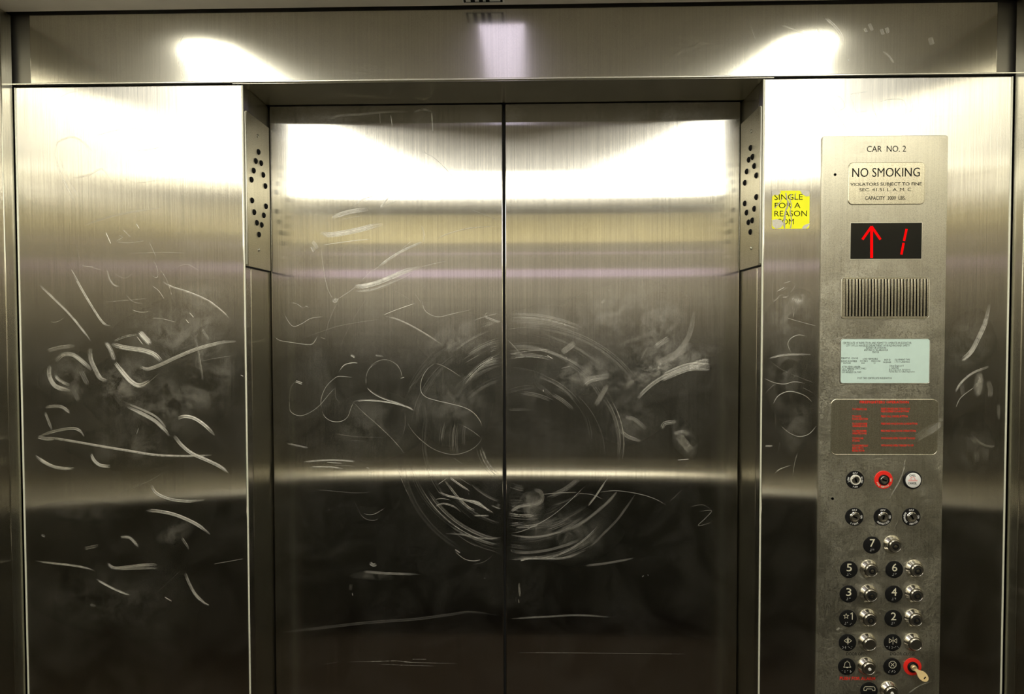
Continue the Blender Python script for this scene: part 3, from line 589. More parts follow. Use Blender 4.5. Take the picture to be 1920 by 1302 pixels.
# ceiling: a sheet with openings filled by the lamps' diffusers
b = MB(); b.box(SL-.05, SR+.05, BACK-.05, -.012, CEIL, CEIL+.03)
struct(b.build('ceiling', M['ceil']), 'grey ceiling panel above the doors')
b = MB(); b.box(SL-.05, SR+.05, -.012, .30, CEIL+.012, CEIL+.03)
struct(b.build('trim_3', M['void']), 'black shadow gap between ceiling and transom')
# front panels; pale rods paint a highlight along their edges
def front_panel(nm, x0, x1, ztop, strokes, haze, lab):
    b = MB(); b.box(x0, x1, 0, .03, 0, ztop, 0, bev=.0025, seg=3)
    place_scratches(b, strokes, 0, x0, x1); hazes(b, haze, 0, x0, x1)
    return struct(b.build(nm, [M['panel'], M['scored'], M['hazed']]), lab)
front_panel('wall_front_left', XL0, XL1, ZT-.004, S_LEFT, HAZE_LEFT, 'scratched brushed steel panel left of the doors')
front_panel('wall_front_right', XR0, XR1, ZT-.004, S_RIGHT, HAZE_RIGHT, 'brushed steel panel right of the doors around the controls')
n = 4
for x, sg in ((XL0, -1), (XL1, 1), (XR0, -1), (XR1, 1)):
    b = MB(); b.lathe((x+sg*.0002, .0004, 0), [(.0017, 0), (.0017, ZT-.006)], axis=(0, 0, 1), seg=16)
    struct(b.build('trim_%d' % n, M['edge_highlight']), 'pale painted highlight on the vertical edge of the %s panel' % ('left' if x < 0 else 'right')); n += 1
# transom
xa = at(58, 90).x; xb = at(1868, 90).x; zt = at(945, 17).z
b = MB(); b.box(xa, xb, -.004, .03, ZT, zt, 0, bev=.002, seg=3)
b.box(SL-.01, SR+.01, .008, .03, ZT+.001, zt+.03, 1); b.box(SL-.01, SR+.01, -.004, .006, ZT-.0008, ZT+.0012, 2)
place_scratches(b, S_TRANSOM, -.004, xa, xb, 3)
struct(b.build('wall_transom', [M['transom'], M['dark_steel'], M['edge'], M['scored']]), 'steel transom panel above the doors')
b = MB(); b.box(SL-.05, SR+.05, .0301, .05, ZT+.021, CEIL+.03)
struct(b.build('trim_%d' % n, M['void']), 'dark backing behind the transom'); n += 1
# jambs and head of the opening
b = MB(); b.box(XL1-.02, XL1, .0305, REC+.06, 0, ZT-.004, bev=.0008)
struct(b.build('trim_%d' % n, M['jamb']), 'steel door jamb on the left'); n += 1
b = MB(); b.box(XR0, XR0+.02, .0305, REC+.06, 0, ZT-.004, bev=.0008)
struct(b.build('trim_%d' % n, M['jamb']), 'steel door jamb on the right'); n += 1
b = MB(); b.box(XL1-.02, XR0+.02, .0, REC-.006, ZT-.0030, ZT+.02)
struct(b.build('trim_%d' % n, M['jamb']), 'steel underside of the door head'); n += 1
b = MB(); b.box(XL1-.05, XR0+.05, REC+.05, REC+.07, 0, ZT+.02)
struct(b.build('trim_%d' % n, M['void']), 'black shaft behind the door gaps'); n += 1
# doors
xm = at(945.6, 700, REC).x; g = .0028
for nm, x0, x1, lab in (('door_1', XL1+.0035, xm-g, 'scratched brushed steel elevator door leaf, left'), ('door_2', xm+g, XR0-.0035, 'brushed steel elevator door leaf with swirl marks, right')):
    b = MB(); b.box(x0, x1, REC, REC+.035, .008, DZ-.0225, 0, bev=.0018, seg=3)
    place_scratches(b, S_DOOR, REC, x0, x1); swirl(b, REC, x0, x1); hazes(b, HAZES, REC, x0, x1)
    struct(b.build(nm, [M['door'], M['scored'], M['hazed']]), lab)
b = MB(); b.box(xm-.0022, xm+.0022, REC+.004, REC+.03, .01, DZ-.02)
struct(b.build('trim_%d' % n, M['rubber']), 'black rubber strip between the two door leaves'); n += 1
b = MB(); b.box(XL1, XR0, -.01, REC+.05, 0, .006)
struct(b.build('trim_%d' % n, M['edge']), 'metal door sill'); n += 1

# ------------------------------------------------------------------ ceiling lamps
LAMP = [(.62, .16), (.66, .13), (.71, .13), (.75, .17), (.78, .30), (.86, .44), (.93, .62), (.96, .85), (.97, 1.52), (.30, 1.52), (.33, 1.2), (.40, .90), (.49, .66), (.56, .46), (.59, .30)]
for sg, lab in ((-1, 'curved lit ceiling lamp over the left side of the car'), (1, 'curved lit ceiling lamp over the right side of the car')):
    t = thing('ceiling_lamp', lab, 'ceiling lamp', (sg*.7, -.72, CEIL), 'ceiling lamps')
    P = [(sg*x, -d) for x, d in LAMP]
    if sg < 0: P = P[::-1]
    P = [tuple(p) for p in P]; nn = len(P)
    def plate(P, z0, z1, mat, nm):
        b = MB(); b.add([(x, y, z0) for x, y in P]+[(x, y, z1) for x, y in P], [tuple(range(nn)), tuple(nn+i for i in reversed(range(nn)))]+[(i, nn+i, nn+(i+1) % nn, (i+1) % nn) for i in range(nn)]); return b.build(nm, mat, t)
    plate(P, CEIL-.008, CEIL-.002, M['lamp'] if sg < 0 else M['lampr'], 'diffuser')
    cx_ = sum(p[0] for p in P)/nn; cy_ = sum(p[1] for p in P)/nn
    plate([(cx_+(x-cx_)*1.012, cy_+(y-cy_)*1.012) for x, y in P], CEIL-.0019, CEIL-.0003, M['edge'], 'rim')
t = thing('added_glow_panel', 'added warm glowing panel in the middle of the ceiling near the back', 'ceiling light', (0, -1.3, CEIL))  # added, unseen: put in for a cream glow between the two lamps
b = MB(); b.box(-.29, .29, -1.54, -1.05, CEIL-.006, CEIL-.0005); b.build('diffuser', M['added_glow'], t)  # glowing sheet of the added panel, not a real lamp diffuser
t = thing('ceiling_light_strip', 'narrow cool light strip down the middle of the ceiling', 'ceiling light', (0, -.6, CEIL))
b = MB(); b.box(-.05, .045, -.45, -.075, CEIL-.006, CEIL-.0005); b.build('diffuser', M['lampc'], t)

# handrail
t = thing('handrail', 'steel handrail across the back wall', 'handrail', (0, BACK, .89))
b = MB(); 
prof_ = [(.018, -.018), (.018, .004), (.004, .018), (-.018, .018), (-.018, -.018)]
b.add([(x, BACK+.06+a_, .870+c_) for x in (-.95, .95) for a_, c_ in prof_], [tuple(range(5)), tuple(5+i for i in reversed(range(5)))]+[(i, 5+i, 5+(i+1) % 5, (i+1) % 5) for i in range(5)]); b.build('rail', M['rail'], t)
for x in (-.8, 0, .8):
    b = MB(); b.lathe((x, BACK, .868), [(.03, 0), (.03, .005), (.009, .006), (.009, .046)], axis=(0, 1, 0), seg=20); b.build('bracket', M['rail'], t)

# ------------------------------------------------------------------ safety edge plates in the jambs
SENS = {-1: dict(top=(461, 206), bot=(461, 499), scr=[(483, 255), (485, 469)],
   dots=[(484,285),(479,302),(489,306),(475,320),(493,328),(471,337),(497,349),(472,376),(498,387),(476,398),(494,404),(481,418),(490,422),(485,440)]),
 1: dict(top=(1429, 197), bot=(1429, 497), scr=[(1408.7,246.3),(1408.4,465.9)],
   dots=[(1408,277.5),(1404.6,299.7),(1411.5,294.4),(1414.8,311.5),(1400.7,321.8),(1418.7,329.2),(1397.1,343),(1418.7,369.6),(1397,381.8),(1414.8,391.7),(1400.4,399),(1411.2,413.6),(1404,417.2),(1407.6,435.2)])}
for sg in (-1, 1):
    X = XL1 if sg < 0 else XR0
    d = SENS[sg]; XF = X-sg*.005
    zt_ = at(*d['top'], .004).z; zb_ = at(*d['bot'], .004).z
    t = thing('mounted_sensor_plate', 'steel plate with rows of black studs on the %s door jamb' % ('left' if sg < 0 else 'right'), 'sensor plate', (X, .06, zb_), 'stud plates on the door jambs')
    b = MB(); xa_, xb_ = sorted((X-sg*.0002, XF)); b.box(xa_, xb_, .008, REC-.006, zb_, zt_, bev=.0007); b.build('plate', M['plate'], t)
    b = MB(); xa_, xb_ = sorted((X-sg*.0001, X-sg*.0042)); b.box(xa_, xb_, .0072, REC-.0052, zb_-.0022, zb_-.0001); b.build('painted_shadow_strip', M['rubber'], t)  # black strip put in as the shadow under the plate
    b = MB(); b.box(xa_, xb_, .0045, .0078, zb_+.003, zt_-.002, bev=.0008); b.build('edge_strip', M['edge'], t)
    for p in d['scr']:
        q = atX(*p, XF)
        b = MB(); b.lathe(q, [(.0038, 0), (.0036, .0012), (.002, .0022)], axis=(-sg, 0, 0), seg=16, mi=0)
        b.box(q.x-.0024 if sg > 0 else q.x+.0021, q.x-.0021 if sg > 0 else q.x+.0024, q.y-.003, q.y+.003, q.z-.0005, q.z+.0005, mi=1)
        b.build('screw', [M['edge'], M['void']], t)
    for p in d['dots']:
        q = atX(*p, XF)
        b = MB(); b.lathe(q, [(.0062, 0), (.0058, .0022), (.0035, .0040), (.001, .0044)], axis=(-sg, 0, 0), seg=16); b.build('stud', M['rubber'], t)

# ------------------------------------------------------------------ yellow sticker
Y0 = -.0005
x0, x1, z0, z1 = prect(1447, 1518, 357.5, 429.5, 0)
t = thing('sticker', 'torn yellow square sticker with black lettering left of the control panel', 'sticker', (x0, 0, z0))
def pp(lst, Y): return [(at(x, y, Y).x, at(x, y, Y).z) for x, y in lst]
b = MB(); b.prism(rrect(x0, x1, z0, z1, .005), Y0, 0); b.build('paper', M['yellow'], t)
b = MB()
for s, a, c, yt, yb in (('SINGLE', 1452, 1505, 363.5, 375), ('FOR A', 1452.5, 1501, 379.5, 390.5), ('REASON', 1452, 1513, 394.5, 406), ('COM', 1456, 1488.5, 410, 421)):
    pxt(b, s, a, c, yt, yb, Y0-.0001, mi=0)
tag(b.build('lettering', M['ink'], t), 'black lettering')
torn = [[(1447,357.5),(1462,358),(1464,361),(1458,367),(1452,365),(1448,369)], [(1500,357.5),(1516,357.5),(1518,360),(1517.5,368),(1511,368.5),(1504,364)],
        [(1447.5,413),(1456,411),(1466,414),(1469,420),(1464,427),(1455,429.5),(1448,424)], [(1511,421),(1518.5,419),(1516,424),(1511,429),(1503,429.5),(1506,424)]]
for p in torn:
    b = MB(); b.prism(pp(p, Y0), Y0-.0004, Y0, smooth=False); b.build('torn_corner', M['residue'], t)
for p, w in (([(1473,362),(1475,372),(1478,383),(1473,395),(1471,408),(1470,420),(1471,429)], 3.2), ([(1484,364),(1481,374),(1484,386),(1481,397),(1484,412),(1482,428)], 1.6), ([(1467,372),(1459,383),(1452,391)], 2.2), ([(1492,362),(1489,374)], 1.2)):
    P = [(at(x, y, 0).x, at(x, y, 0).z) for x, y in smooth_pts(p, 3)]
    b = MB(); vs = []; w *= .00109
    for i, q in enumerate(P):
        ww = w/2*random.uniform(.45, 1.4); vs += [(q[0]-ww, Y0-.0003, q[1]), (q[0]+ww, Y0-.0003, q[1])]
    b.add(vs, [(2*i, 2*i+1, 2*i+3, 2*i+2) for i in range(len(P)-1)]); b.build('crease', M['tear'], t)

# ------------------------------------------------------------------ control panel
YF = -.004
x0, x1, _, z1 = prect(1537, 1778, 253.5, 700, YF)
cop = thing('control_panel', 'tall satin steel elevator control panel with floor buttons and signs', 'control panel', ((x0+x1)/2, 0, 1.0))
b = MB(); b.prism(rrect(x0, x1, .55, z1, .005), YF, 0, bev=.0008)
place_scratches(b, [('H', 10, 8, .35, [(0,815),(30,790),(60,770),(92,755)]), ('H', 8, 5, .25, [(60,760),(75,700),(90,620)])], YF, x0, x1)
# marks on the lower part
CR['T'] = (1530, 870, 5.66); CR['U'] = (1530, 1090, 6.142); CR['V'] = (1530, 500, 3.426)
place_scratches(b, [('T', 1.5, 2, .6, [(945,0),(920,90),(870,210),(780,360)]), ('U', 1.6, 2, .6, [(1060,1300),(1150,1230),(1280,1170),(1450,1150)]), ('T', 5, 3, .3, [(180,170),(250,185)]), ('U', 1.2, 1, .6, [(115,800),(170,770),(215,750)]),
  ('U', 3, 3, .5, [(235,565),(270,535)]), ('T', 3, 2, .6, [(365,885),(395,905)]), ('V', 1.5, 1, .6, [(105,470),(160,455),(220,430)]), ('V', 14, 8, .3, [(640,1105),(700,1065),(760,1030),(840,990)]), ('V', 2, 1, .5, [(560,1290),(575,1235)]),
  ('V', 14, 4, .15, [(470,790),(530,795)]), ('T', 2, 1, .3, [(820,700),(870,600)])], YF, x0, x1)
m = -(EYE.y-YF)/F
for x, y, rx, ry, op in ((1715, 1130, 25, 60, .25), (1630, 1100, 50, 40, .18), (1700, 1060, 60, 30, .22), (1670, 1215, 70, 50, .16), (1580, 1000, 30, 60, .15), (1720, 930, 40, 40, .15), (1600, 760, 50, 60, .1)):
    c = at(x, y, YF); b.haze((c.x, c.z), rx*m, ry*m, 0, YF-.0002, op)
b.build('faceplate', [M['cop'], M['scored'], M['hazed']], cop)
for px_, py_ in ((1565.8, 327.6), (1561, 935.5)):
    q = at(px_, py_, YF); b = MB(); b.lathe(q, [(.0028, 0), (.0026, .0006)], seg=16); tag(b.build('screw_hole', M['void'], cop), 'small black hole')
b = MB(); pxt(b, 'CAR  NO. 2', 1625.5, 1699, 272.5, 285, YF-.0003, th=.0003); tag(b.build('car_number_lettering', M['ink'], cop), 'black engraved car number')

def outline(mb, pts, w, Y, mi=0, th=.0006):
    n = len(pts); vs = []
    for i in range(n):
        a = Vector(pts[i-1]); c = Vector(pts[(i+1) % n]); t = (c-a).normalized(); q = Vector((-t.y, t.x)); p = Vector(pts[i])
        for o, y in ((-w/2, Y), (0, Y-th), (w/2, Y)): r = p+q*o; vs.append((r.x, y, r.y))
    fs = []
    for i in range(n):
        j = (i+1) % n
        fs += [(3*i, 3*j, 3*j+1, 3*i+1), (3*i+1, 3*j+1, 3*j+2, 3*i+2)]
    mb.add(vs, fs, mi, False)

# no smoking plate
r = prect(1589.5, 1734, 304, 384.5, YF)
pl = MB(); pl.prism(rrect(*r, .009, 6), YF-.0018, YF, bev=.0012); pl = pl.build('no_smoking_plate', M['plate'], cop)
b = MB(); Yp = YF-.0021
pxt(b, 'NO SMOKING', 1598, 1725, 313.3, 332, Yp, th=.0003); pxt(b, 'VIOLATORS SUBJECT TO FINE', 1594.5, 1728.5, 341.5, 348.7, Yp, bold=.006)
pxt(b, 'SEC. 41.51 L. A. M. C.', 1611.5, 1711, 352, 359, Yp, bold=0.0); pxt(b, 'CAPACITY  3000  LBS.', 1622, 1698, 367.3, 375, Yp, bold=.005)
tag(b.build('lettering', M['ink'], pl), 'black engraved lettering')
# floor display
r = prect(1594, 1728, 418, 486, YF)
b = MB(); b.prism(rrect(r[0]-.0012, r[1]+.0012, r[2]-.0012, r[3]+.0012, .001, 2), YF-.0008, YF); b = b.build('floor_display', M['edge'], cop)
disp = b
b = MB(); b.prism(rrect(*r, .0005, 2), YF-.0012, YF-.0006); b.build('screen', M['screen'], disp)
Yd = YF-.0015
b = MB(); strokes_line(b, pp([(1634.3, 426), (1634.3, 482)], Yd), .0055, Yd); strokes_line(b, pp([(1633.5, 426), (1618, 448)], Yd), .0048, Yd); strokes_line(b, pp([(1635, 426), (1650, 448)], Yd), .0048, Yd)
tag(b.build('up_arrow', M['led'], disp), 'lit red up arrow')
b = MB(); strokes_line(b, pp([(1699.5, 431), (1695.3, 450.5)], Yd), .0045, Yd); strokes_line(b, pp([(1694, 457), (1690.4, 476)], Yd), .0045, Yd)
tag(b.build('floor_number', M['led'], disp), 'lit red floor number one')
# speaker grille
r = prect(1577, 1742, 520.5, 597.5, YF)
b = MB(); outline(b, rrect(*r, .005, 4), .0022, YF-.0004, 0, .0014); gr = b.build('speaker_grille', M['edge'], cop)
b = MB(); b.prism(rrect(r[0]+.001, r[1]-.001, r[2]+.001, r[3]-.001, .004, 4), YF-.0004, YF+.0005); b.build('backing', M['void'], gr)
xs0 = at(1583.5, 560, YF).x; xs1 = at(1741, 560, YF).x; za = at(1650, 593.5, YF).z; zb = at(1650, 523.5, YF).z
b = MB(); npitch = 26; pitch = (xs1-xs0)/npitch
for i in range(npitch):
    xc = xs0+pitch*(i+.68); b.box(xc-pitch*.31, xc+pitch*.31, YF-.0016, YF-.0003, za, zb, bev=.0005)
b.box(r[0]+.001, xs0+pitch*.12, YF-.0015, YF-.0003, r[2]+.002, r[3]-.002)
b.box(r[0]+.003, r[1]-.003, YF-.0014, YF-.0003, zb, r[3]-.0008); b.box(r[0]+.003, r[1]-.003, YF-.0014, YF-.0003, r[2]+.0008, za)
b.build('slats', M['plate'], gr)
# permit certificate behind clear cover
r = prect(1576, 1742.5, 636, 718.5, YF)
b = MB(); b.prism(rrect(r[0]-.0015, r[1]+.0015, r[2]-.0015, r[3]+.0015, .004, 4), YF-.0006, YF); ce = b.build('permit_certificate', M['ink'], cop)
b = MB(); b.prism(rrect(*r, .004, 4), YF-.0009, YF-.0002); b.build('paper', M['paper'], ce)
b = MB(); outline(b, rrect(r[0]-.0008, r[1]+.0008, r[2]-.0008, r[3]+.0008, .004, 4), .0012, YF-.0008, 0, .0006); b.build('window_rim', M['edge'], ce)
b = MB(); Yc = YF-.0011
def ct(s, x0, x1, yc, h=4.2, bold=0.0): pxt(b, s, x0, x1, yc-h/2, yc+h/2, Yc, bold=bold, res=1)
ct('CERTIFICATE OF INSPECTION AND PERMIT TO OPERATE AN ELEVATOR', 1580, 1709, 643.3); ct('CITY OF LOS ANGELES DEPARTMENT OF BUILDING AND SAFETY', 1586, 1706, 648); ct('ELEVATOR DIVISION', 1624, 1661, 652.3)
ct('ANTONIO R. VILLARAIGOSA', 1620, 1665, 656.6); ct('MAYOR', 1636, 1648, 660.6)
ct('PERMIT ID  0236943', 1577.5, 1609, 672, 3.6, 0); ct('ELEVATOR NUMBER', 1577.5, 1607, 677.5, 3.6, 0); ct('00073543', 1581, 1595, 681, 3.4, 0)
ct('LOAD PERMISSIBLE', 1618, 1646, 673, 3.4, 0); ct('POUNDS', 1613, 1627, 677.3, 3.4, 0); ct('3000', 1615, 1621.5, 681, 3.4, 0); ct('PERSONS', 1634, 1651, 677.3, 3.4, 0); ct('20', 1638, 1641.5, 681, 3.4, 0)
ct('INSP ID', 1658, 1670, 675, 3.4, 0); ct('PASSENGER', 1656, 1671, 679.5, 3.4, 0); ct('EQUIPMENT TYPE', 1678, 1706, 674.7, 3.4, 0); ct('1 TO 7 LANDINGS', 1678, 1706, 678.8, 3.4, 0)
ct('ATTN: KEVIN GANGER', 1579, 1613, 688, 3.4, 0); ct('L.A.C. PARKING STRUCTURE 2', 1579, 1624, 691.4, 3.4, 0); ct('608 W 64TH ST', 1579, 1601, 694.8, 3.4, 0); ct('LOS ANGELES CA 90089', 1579, 1615, 698, 3.4, 0)
ct('Safety Engineer II', 1668, 1694, 686, 3.4, 0); ct('J. GALAVIZ', 1668, 1685, 690, 3.4, 0); ct('Date inspected: 12/12/2012', 1667, 1707, 693.6, 3.4, 0); ct('Permit due on / after inspection', 1667, 1715, 697, 3.4, 0)
ct('POST THIS CERTIFICATE IN ELEVATOR', 1608, 1672, 709.3, 3.8, 0)
tag(b.build('lettering', M['ink'], ce), 'black printed lettering')
# firefighters plate
r = prect(1557.5, 1758.5, 749.5, 852.5, YF)
b = MB(); outline(b, rrect(*r, .011, 6), .0016, YF-.0001, 0, .0005); fp = b.build('firefighters_plate', M['plate'], cop)
b = MB(); b.prism(rrect(r[0]+.0004, r[1]-.0004, r[2]+.0004, r[3]-.0004, .0105, 6), YF-.0003, YF); b.build('field', M['plate'], fp)
b = MB(); Yc = YF-.0006
def rt(s, x0, x1, yc, h=3.8, bold=.02): pxt(b, s, x0, x1, yc-h/2, yc+h/2, Yc, bold=bold, res=1)
rt('FIREFIGHTERS OPERATION', 1612, 1704, 754.2, 5.2)
for s, a, c, y in (('TO OPERATE CAR', 1598, 1625.5, 767.5), ('TO CANCEL', 1598, 1615, 781), ('FLOOR SELECTION', 1598, 1627, 785.7), ('TO CLOSE POWER', 1598, 1626.5, 795), ('OPERATED DOOR', 1598, 1626, 799.3),
   ('TO OPEN POWER', 1598, 1625, 808.5), ('OPERATED DOOR', 1598, 1625, 813), ('TO HOLD CAR', 1598, 1619, 822), ('AT FLOOR', 1598, 1612, 826.8), ('TO AUTOMATICALLY', 1598, 1628, 836), ('SEND CAR TO', 1598, 1619, 840.6), ('RECALL FLOOR', 1598, 1621, 845.2),
   ('INSERT FIRE KEY AND TURN TO ON', 1652, 1706, 766.8), ('PRESS DESIRED FLOOR BUTTON', 1652, 1704, 771.6), ('PRESS CALL CANCEL BUTTON', 1652, 1702, 781), ('PRESS AND HOLD DOOR CLOSE BUTTON', 1652, 1720, 794.8),
   ('PRESS AND HOLD DOOR OPEN BUTTON', 1652, 1717, 808.3), ('WITH DOORS OPEN, TURN KEY TO HOLD', 1652, 1716, 822), ('WITH DOORS OPEN, TURN KEY TO OFF', 1652, 1713, 835.5)): rt(s, a, c, y)
tag(b.build('lettering', M['redink'], fp), 'red engraved lettering')

# key switches
R16 = 16.3*.00109
def keyswitch(px_, py_, texts, red=False, bright=False, ang=0.3):
    q = at(px_, py_, YF); c = (q.x, q.z)
    b = MB(); b.lathe(q, [(R16+.0006, 0), (R16+.0004, .0008), (R16, .0011), (0.001, .0011)], seg=48)
    k = b.build('key_switch', M['red'] if red else M['black'], cop)
    if red: tag(k, 'red ringed key switch')
    b = MB()
    for s, mid, inward, st in texts: ring_text(b, s, c, R16*.79, .0036, math.radians(mid), YF-.0013, inward=inward, step=st)
    b.build('lettering', M['white'] if not red else M['cream'], k)
    b = MB(); ro = .0105
    b.lathe(q, [(ro, .0008), (ro, .0030), (ro-.001, .0040), (ro-.0022, .0040), (ro-.0026, .0030)], seg=40)
    b.build('collar', M['halo'] if bright else (M['chrome'] if not red else M['black']), k)
    b = MB(); b.lathe(q, [(.0078, .0026), (.0078, .0034), (.0070, .0042), (.0030, .0036), (.001, .0036)], seg=32); b.build('barrel', M['chrome_dull'], k)
    b = MB(); s_, c_ = math.sin(ang), math.cos(ang); V = [(-.0014, -.0042), (.0014, -.0042), (.0014, .0042), (-.0014, .0042)]
    b.prism([(q.x+x*c_-z*s_, q.z+x*s_+z*c_) for x, z in V], YF-.0048, YF-.0030); b.build('keyhole', M['void'], k)
    return k
keyswitch(1603, 900, [('OFF', 90, False, None), ('LOW', 180, False, None), ('HIGH', 0, False, None), ('FAN', 270, True, None)], bright=True)
keyswitch(1656.5, 900, [('FIRE SERVICE', 256, True, .17), ('ON', 0, False, None)], red=True, ang=1.3)
keyswitch(1601.7, 969.5, [('OFF', 90, False, None), ('ON', 0, False, None), ('LIGHT', 270, True, None)], ang=1.2)
keyswitch(1655, 969.5, [('OFF', 90, False, None), ('ON', 0, False, None), ('INSPECTION', 270, True, .19)], ang=-.2)
keyswitch(1708.3, 969.5, [('OFF', 90, False, None), ('ON', 0, False, None), ('SERVICE', 290, True, .18), ('INDEPENDENT', 186, True, .15)], ang=.5)
# call cancel
q = at(1709.7, 900, YF)
b = MB(); b.lathe(q, [(R16+.0004, 0), (R16+.0004, .003), (R16-.0012, .0042), (R16-.0030, .0040)], seg=48); cc = b.build('call_cancel_button', M['black'], cop)
b = MB(); b.lathe(q, [(R16-.0026, .002), (R16-.0028, .0050), (R16-.0045, .0058), (.001, .0058)], seg=40); tag(b.build('cap', M['white'], cc), 'white button cap')
b = MB(); Yk = YF-.0061; pxt(b, 'CALL', 1705.5-0.5, 1717, 889.5, 893.5, Yk, bold=.02); pxt(b, 'CANCEL', 1703, 1719, 904.5, 908.5, Yk, bold=.02); b.build('lettering', M['ink'], cc)
b = MB(); strokes_line(b, pp([(1703,902.5),(1719.5,902.5),(1719.5,900.8),(1703,900.8)], Yk), .0006, Yk); strokes_line(b, pp([(1706,900.5),(1707.5,896.5),(1709.5,895),(1713,895),(1715,897),(1716,900.5)], Yk), .0007, Yk)
strokes_line(b, pp([(1709,901),(1709.5,896)], Yk), .0006, Yk)
tag(b.build('hat_symbol', M['redink'], cc), 'red hat outline')

# button markers and buttons
def braille(mb, c, pat, d=.0019, dy=-.0098):
    """pat: cells, each a list of dot numbers 1-6"""
    w = len(pat)*d*2.9; x = c[0]-w/2+d*.7
    for cell in pat:
        for k in cell:
            px_ = x+(d if k > 3 else 0); pz = c[1]+dy+d-((k-1) % 3)*d
            mb.lathe((px_, YF-.0012, pz), [(.00052, 0), (.0003, .0005)], seg=8)
        x += d*2.9
def marker(px_, py_, label, figs, pat):
    q = at(px_, py_, YF)
    b = MB(); b.lathe(q, [(R16-.0001, 0), (R16-.0004, .0010), (R16-.0012, .0013), (.001, .0013)], seg=48)
    k = tag(b.build('button_marker', M['black'], cop), label)
    b = MB(); figs(b, q); b.build('raised_symbol', M['cream'], k)
    if pat: b = MB(); braille(b, (q.x, q.z), pat); b.build('braille', M['white'], k)
    return k
def num(s, w=9.3):
    def f(b, q):
        hw = w/2*.00109; put_text(b, s, q.x-hw, q.x+hw, q.z-.0030, q.z+.0135, YF-.0020, bold=-.004, th=.0008, keepw=False)
    return f
def poly(lst, w=.0011, dz=.0045, close=True, dx=0):
    def f(b, q):
        for p in lst:
            P = [(q.x+dx+x, q.z+dz+z) for x, z in p]
            strokes_line(b, P+[P[0]] if close and len(P) > 2 else P, w, YF-.0019)
    return f
def star(b, q):
    pts = []
    for i in range(10):
        a = PI/2+i*PI/5; r_ = .0056 if i % 2 == 0 else .0024; pts.append((q.x-.0045+r_*math.cos(a), q.z+.0052+r_*math.sin(a)))
    strokes_line(b, pts+[pts[0]], .0009, YF-.0019)
    strokes_line(b, [(q.x+.0078, q.z-.0012), (q.x+.0078, q.z+.0126), (q.x+.0048, q.z+.0100)], .0017, YF-.0020)
def bell(b, q):
    P = [(-.0075, -.005), (-.0055, -.002), (-.0048, .003), (-.003, .0055), (-.0008, .0062), (-.0008, .0078), (.0008, .0078), (.0008, .0062), (.003, .0055), (.0048, .003), (.0055, -.002), (.0075, -.005)]
    poly([P], .0010)(b, q); poly([[(-.001, -.006), (.001, -.006)]], .0012, close=False)(b, q)
def octx(b, q):
    P = [(.0075*math.cos(PI/8+i*PI/4), .0075*math.sin(PI/8+i*PI/4)) for i in range(8)]
    poly([P], .0011, dz=.0048)(b, q); poly([[(-.003, -.003), (.003, .003)], [(-.003, .003), (.003, -.003)]], .0011, dz=.0048, close=False)(b, q)
def phone(b, q):
    P = [(-.0112, -.004), (-.0112, .001), (-.009, .004), (.009, .004), (.0112, .001), (.0112, -.004), (.0062, -.004), (.0055, -.0005), (-.0055, -.0005), (-.0062, -.004)]
    poly([P], .0011, dz=.005)(b, q)
opn = poly([[(-.0015, .0045), (-.0075, 0), (-.0015, -.0045)], [(.0015, .0045), (.0075, 0), (.0015, -.0045)], [(0, .0075), (0, -.0075)]], .0009)
cls = poly([[(-.0075, .0045), (-.0015, 0), (-.0075, -.0045)], [(.0075, .0045), (.0015, 0), (.0075, -.0045)], [(0, .0075), (0, -.0075)]], .0009)
NUMS = {'1': [1], '2': [1, 2], '3': [1, 4], '4': [1, 4, 5], '5': [1, 5], '6': [1, 2, 4], '7': [1, 2, 4, 5]}
NS = [3, 4, 5, 6]
def button(px_, py_, label, style='ring'):
    q = at(px_, py_, YF)
    b = MB(); R = .0186
    b.lathe(q, [(R, 0), (R, .0012), (R-.0006, .0022), (R-.0045, .0085), (R-.0056, .0088), (R-.0060, .0078)], seg=48)
    k = tag(b.build('push_button', M['chrome'], cop), label)
    b = MB(); r_ = .0122
    b.lathe(q, [(r_, .006), (r_, .0120), (r_-.0008, .0130), (r_-.0016, .0130), (r_-.0020, .0124), (.001, .0124)], seg=40)
    b.build('cap', M['chrome_dull'], k)
    if style == 'ring':
        b = MB(); b.lathe(q, [(.0066, .0120), (.0066, .0130), (.0060, .0134), (.0040, .0134), (.0036, .0128)], seg=32); b.build('halo_ring', M['black'], k)
        b = MB(); b.lathe(q, [(.0034, .0120), (.0032, .0132), (.001, .0136)], seg=20); b.build('centre', M['chrome'], k)
    elif style == 'dot':
        b = MB(); b.lathe(q, [(.0032, .0120), (.0030, .0134), (.001, .0140)], seg=20); tag(b.build('lamp_dot', M['white'], k), 'white dot')
    return k
marker(1634.8, 1022.5, 'black disc with a raised 7', num('7'), [NS, NUMS['7']]); button(1672.8, 1021.5, 'button for floor 7')
marker(1591.5, 1068.4, 'black disc with a raised 5', num('5'), [NS, NUMS['5']]); button(1629, 1067, 'button for floor 5')
marker(1676.6, 1068.4, 'black disc with a raised 6', num('6'), [NS, NUMS['6']]); button(1714, 1067, 'button for floor 6')
marker(1590.6, 1114.4, 'black disc with a raised 3', num('3'), [NS, NUMS['3']]); button(1628, 1113.5, 'button for floor 3')
marker(1675.7, 1114.4, 'black disc with a raised 4', num('4'), [NS, NUMS['4']]); button(1713.2, 1113.5, 'button for floor 4')
marker(1589.8, 1160, 'black disc with a star and a raised 1', star, [NS, NUMS['1'], [3, 5]]); button(1626.8, 1159, 'button for floor 1')
marker(1674.6, 1160, 'black disc with a raised 2', num('2'), [NS, NUMS['2']]); button(1712, 1159, 'button for floor 2')
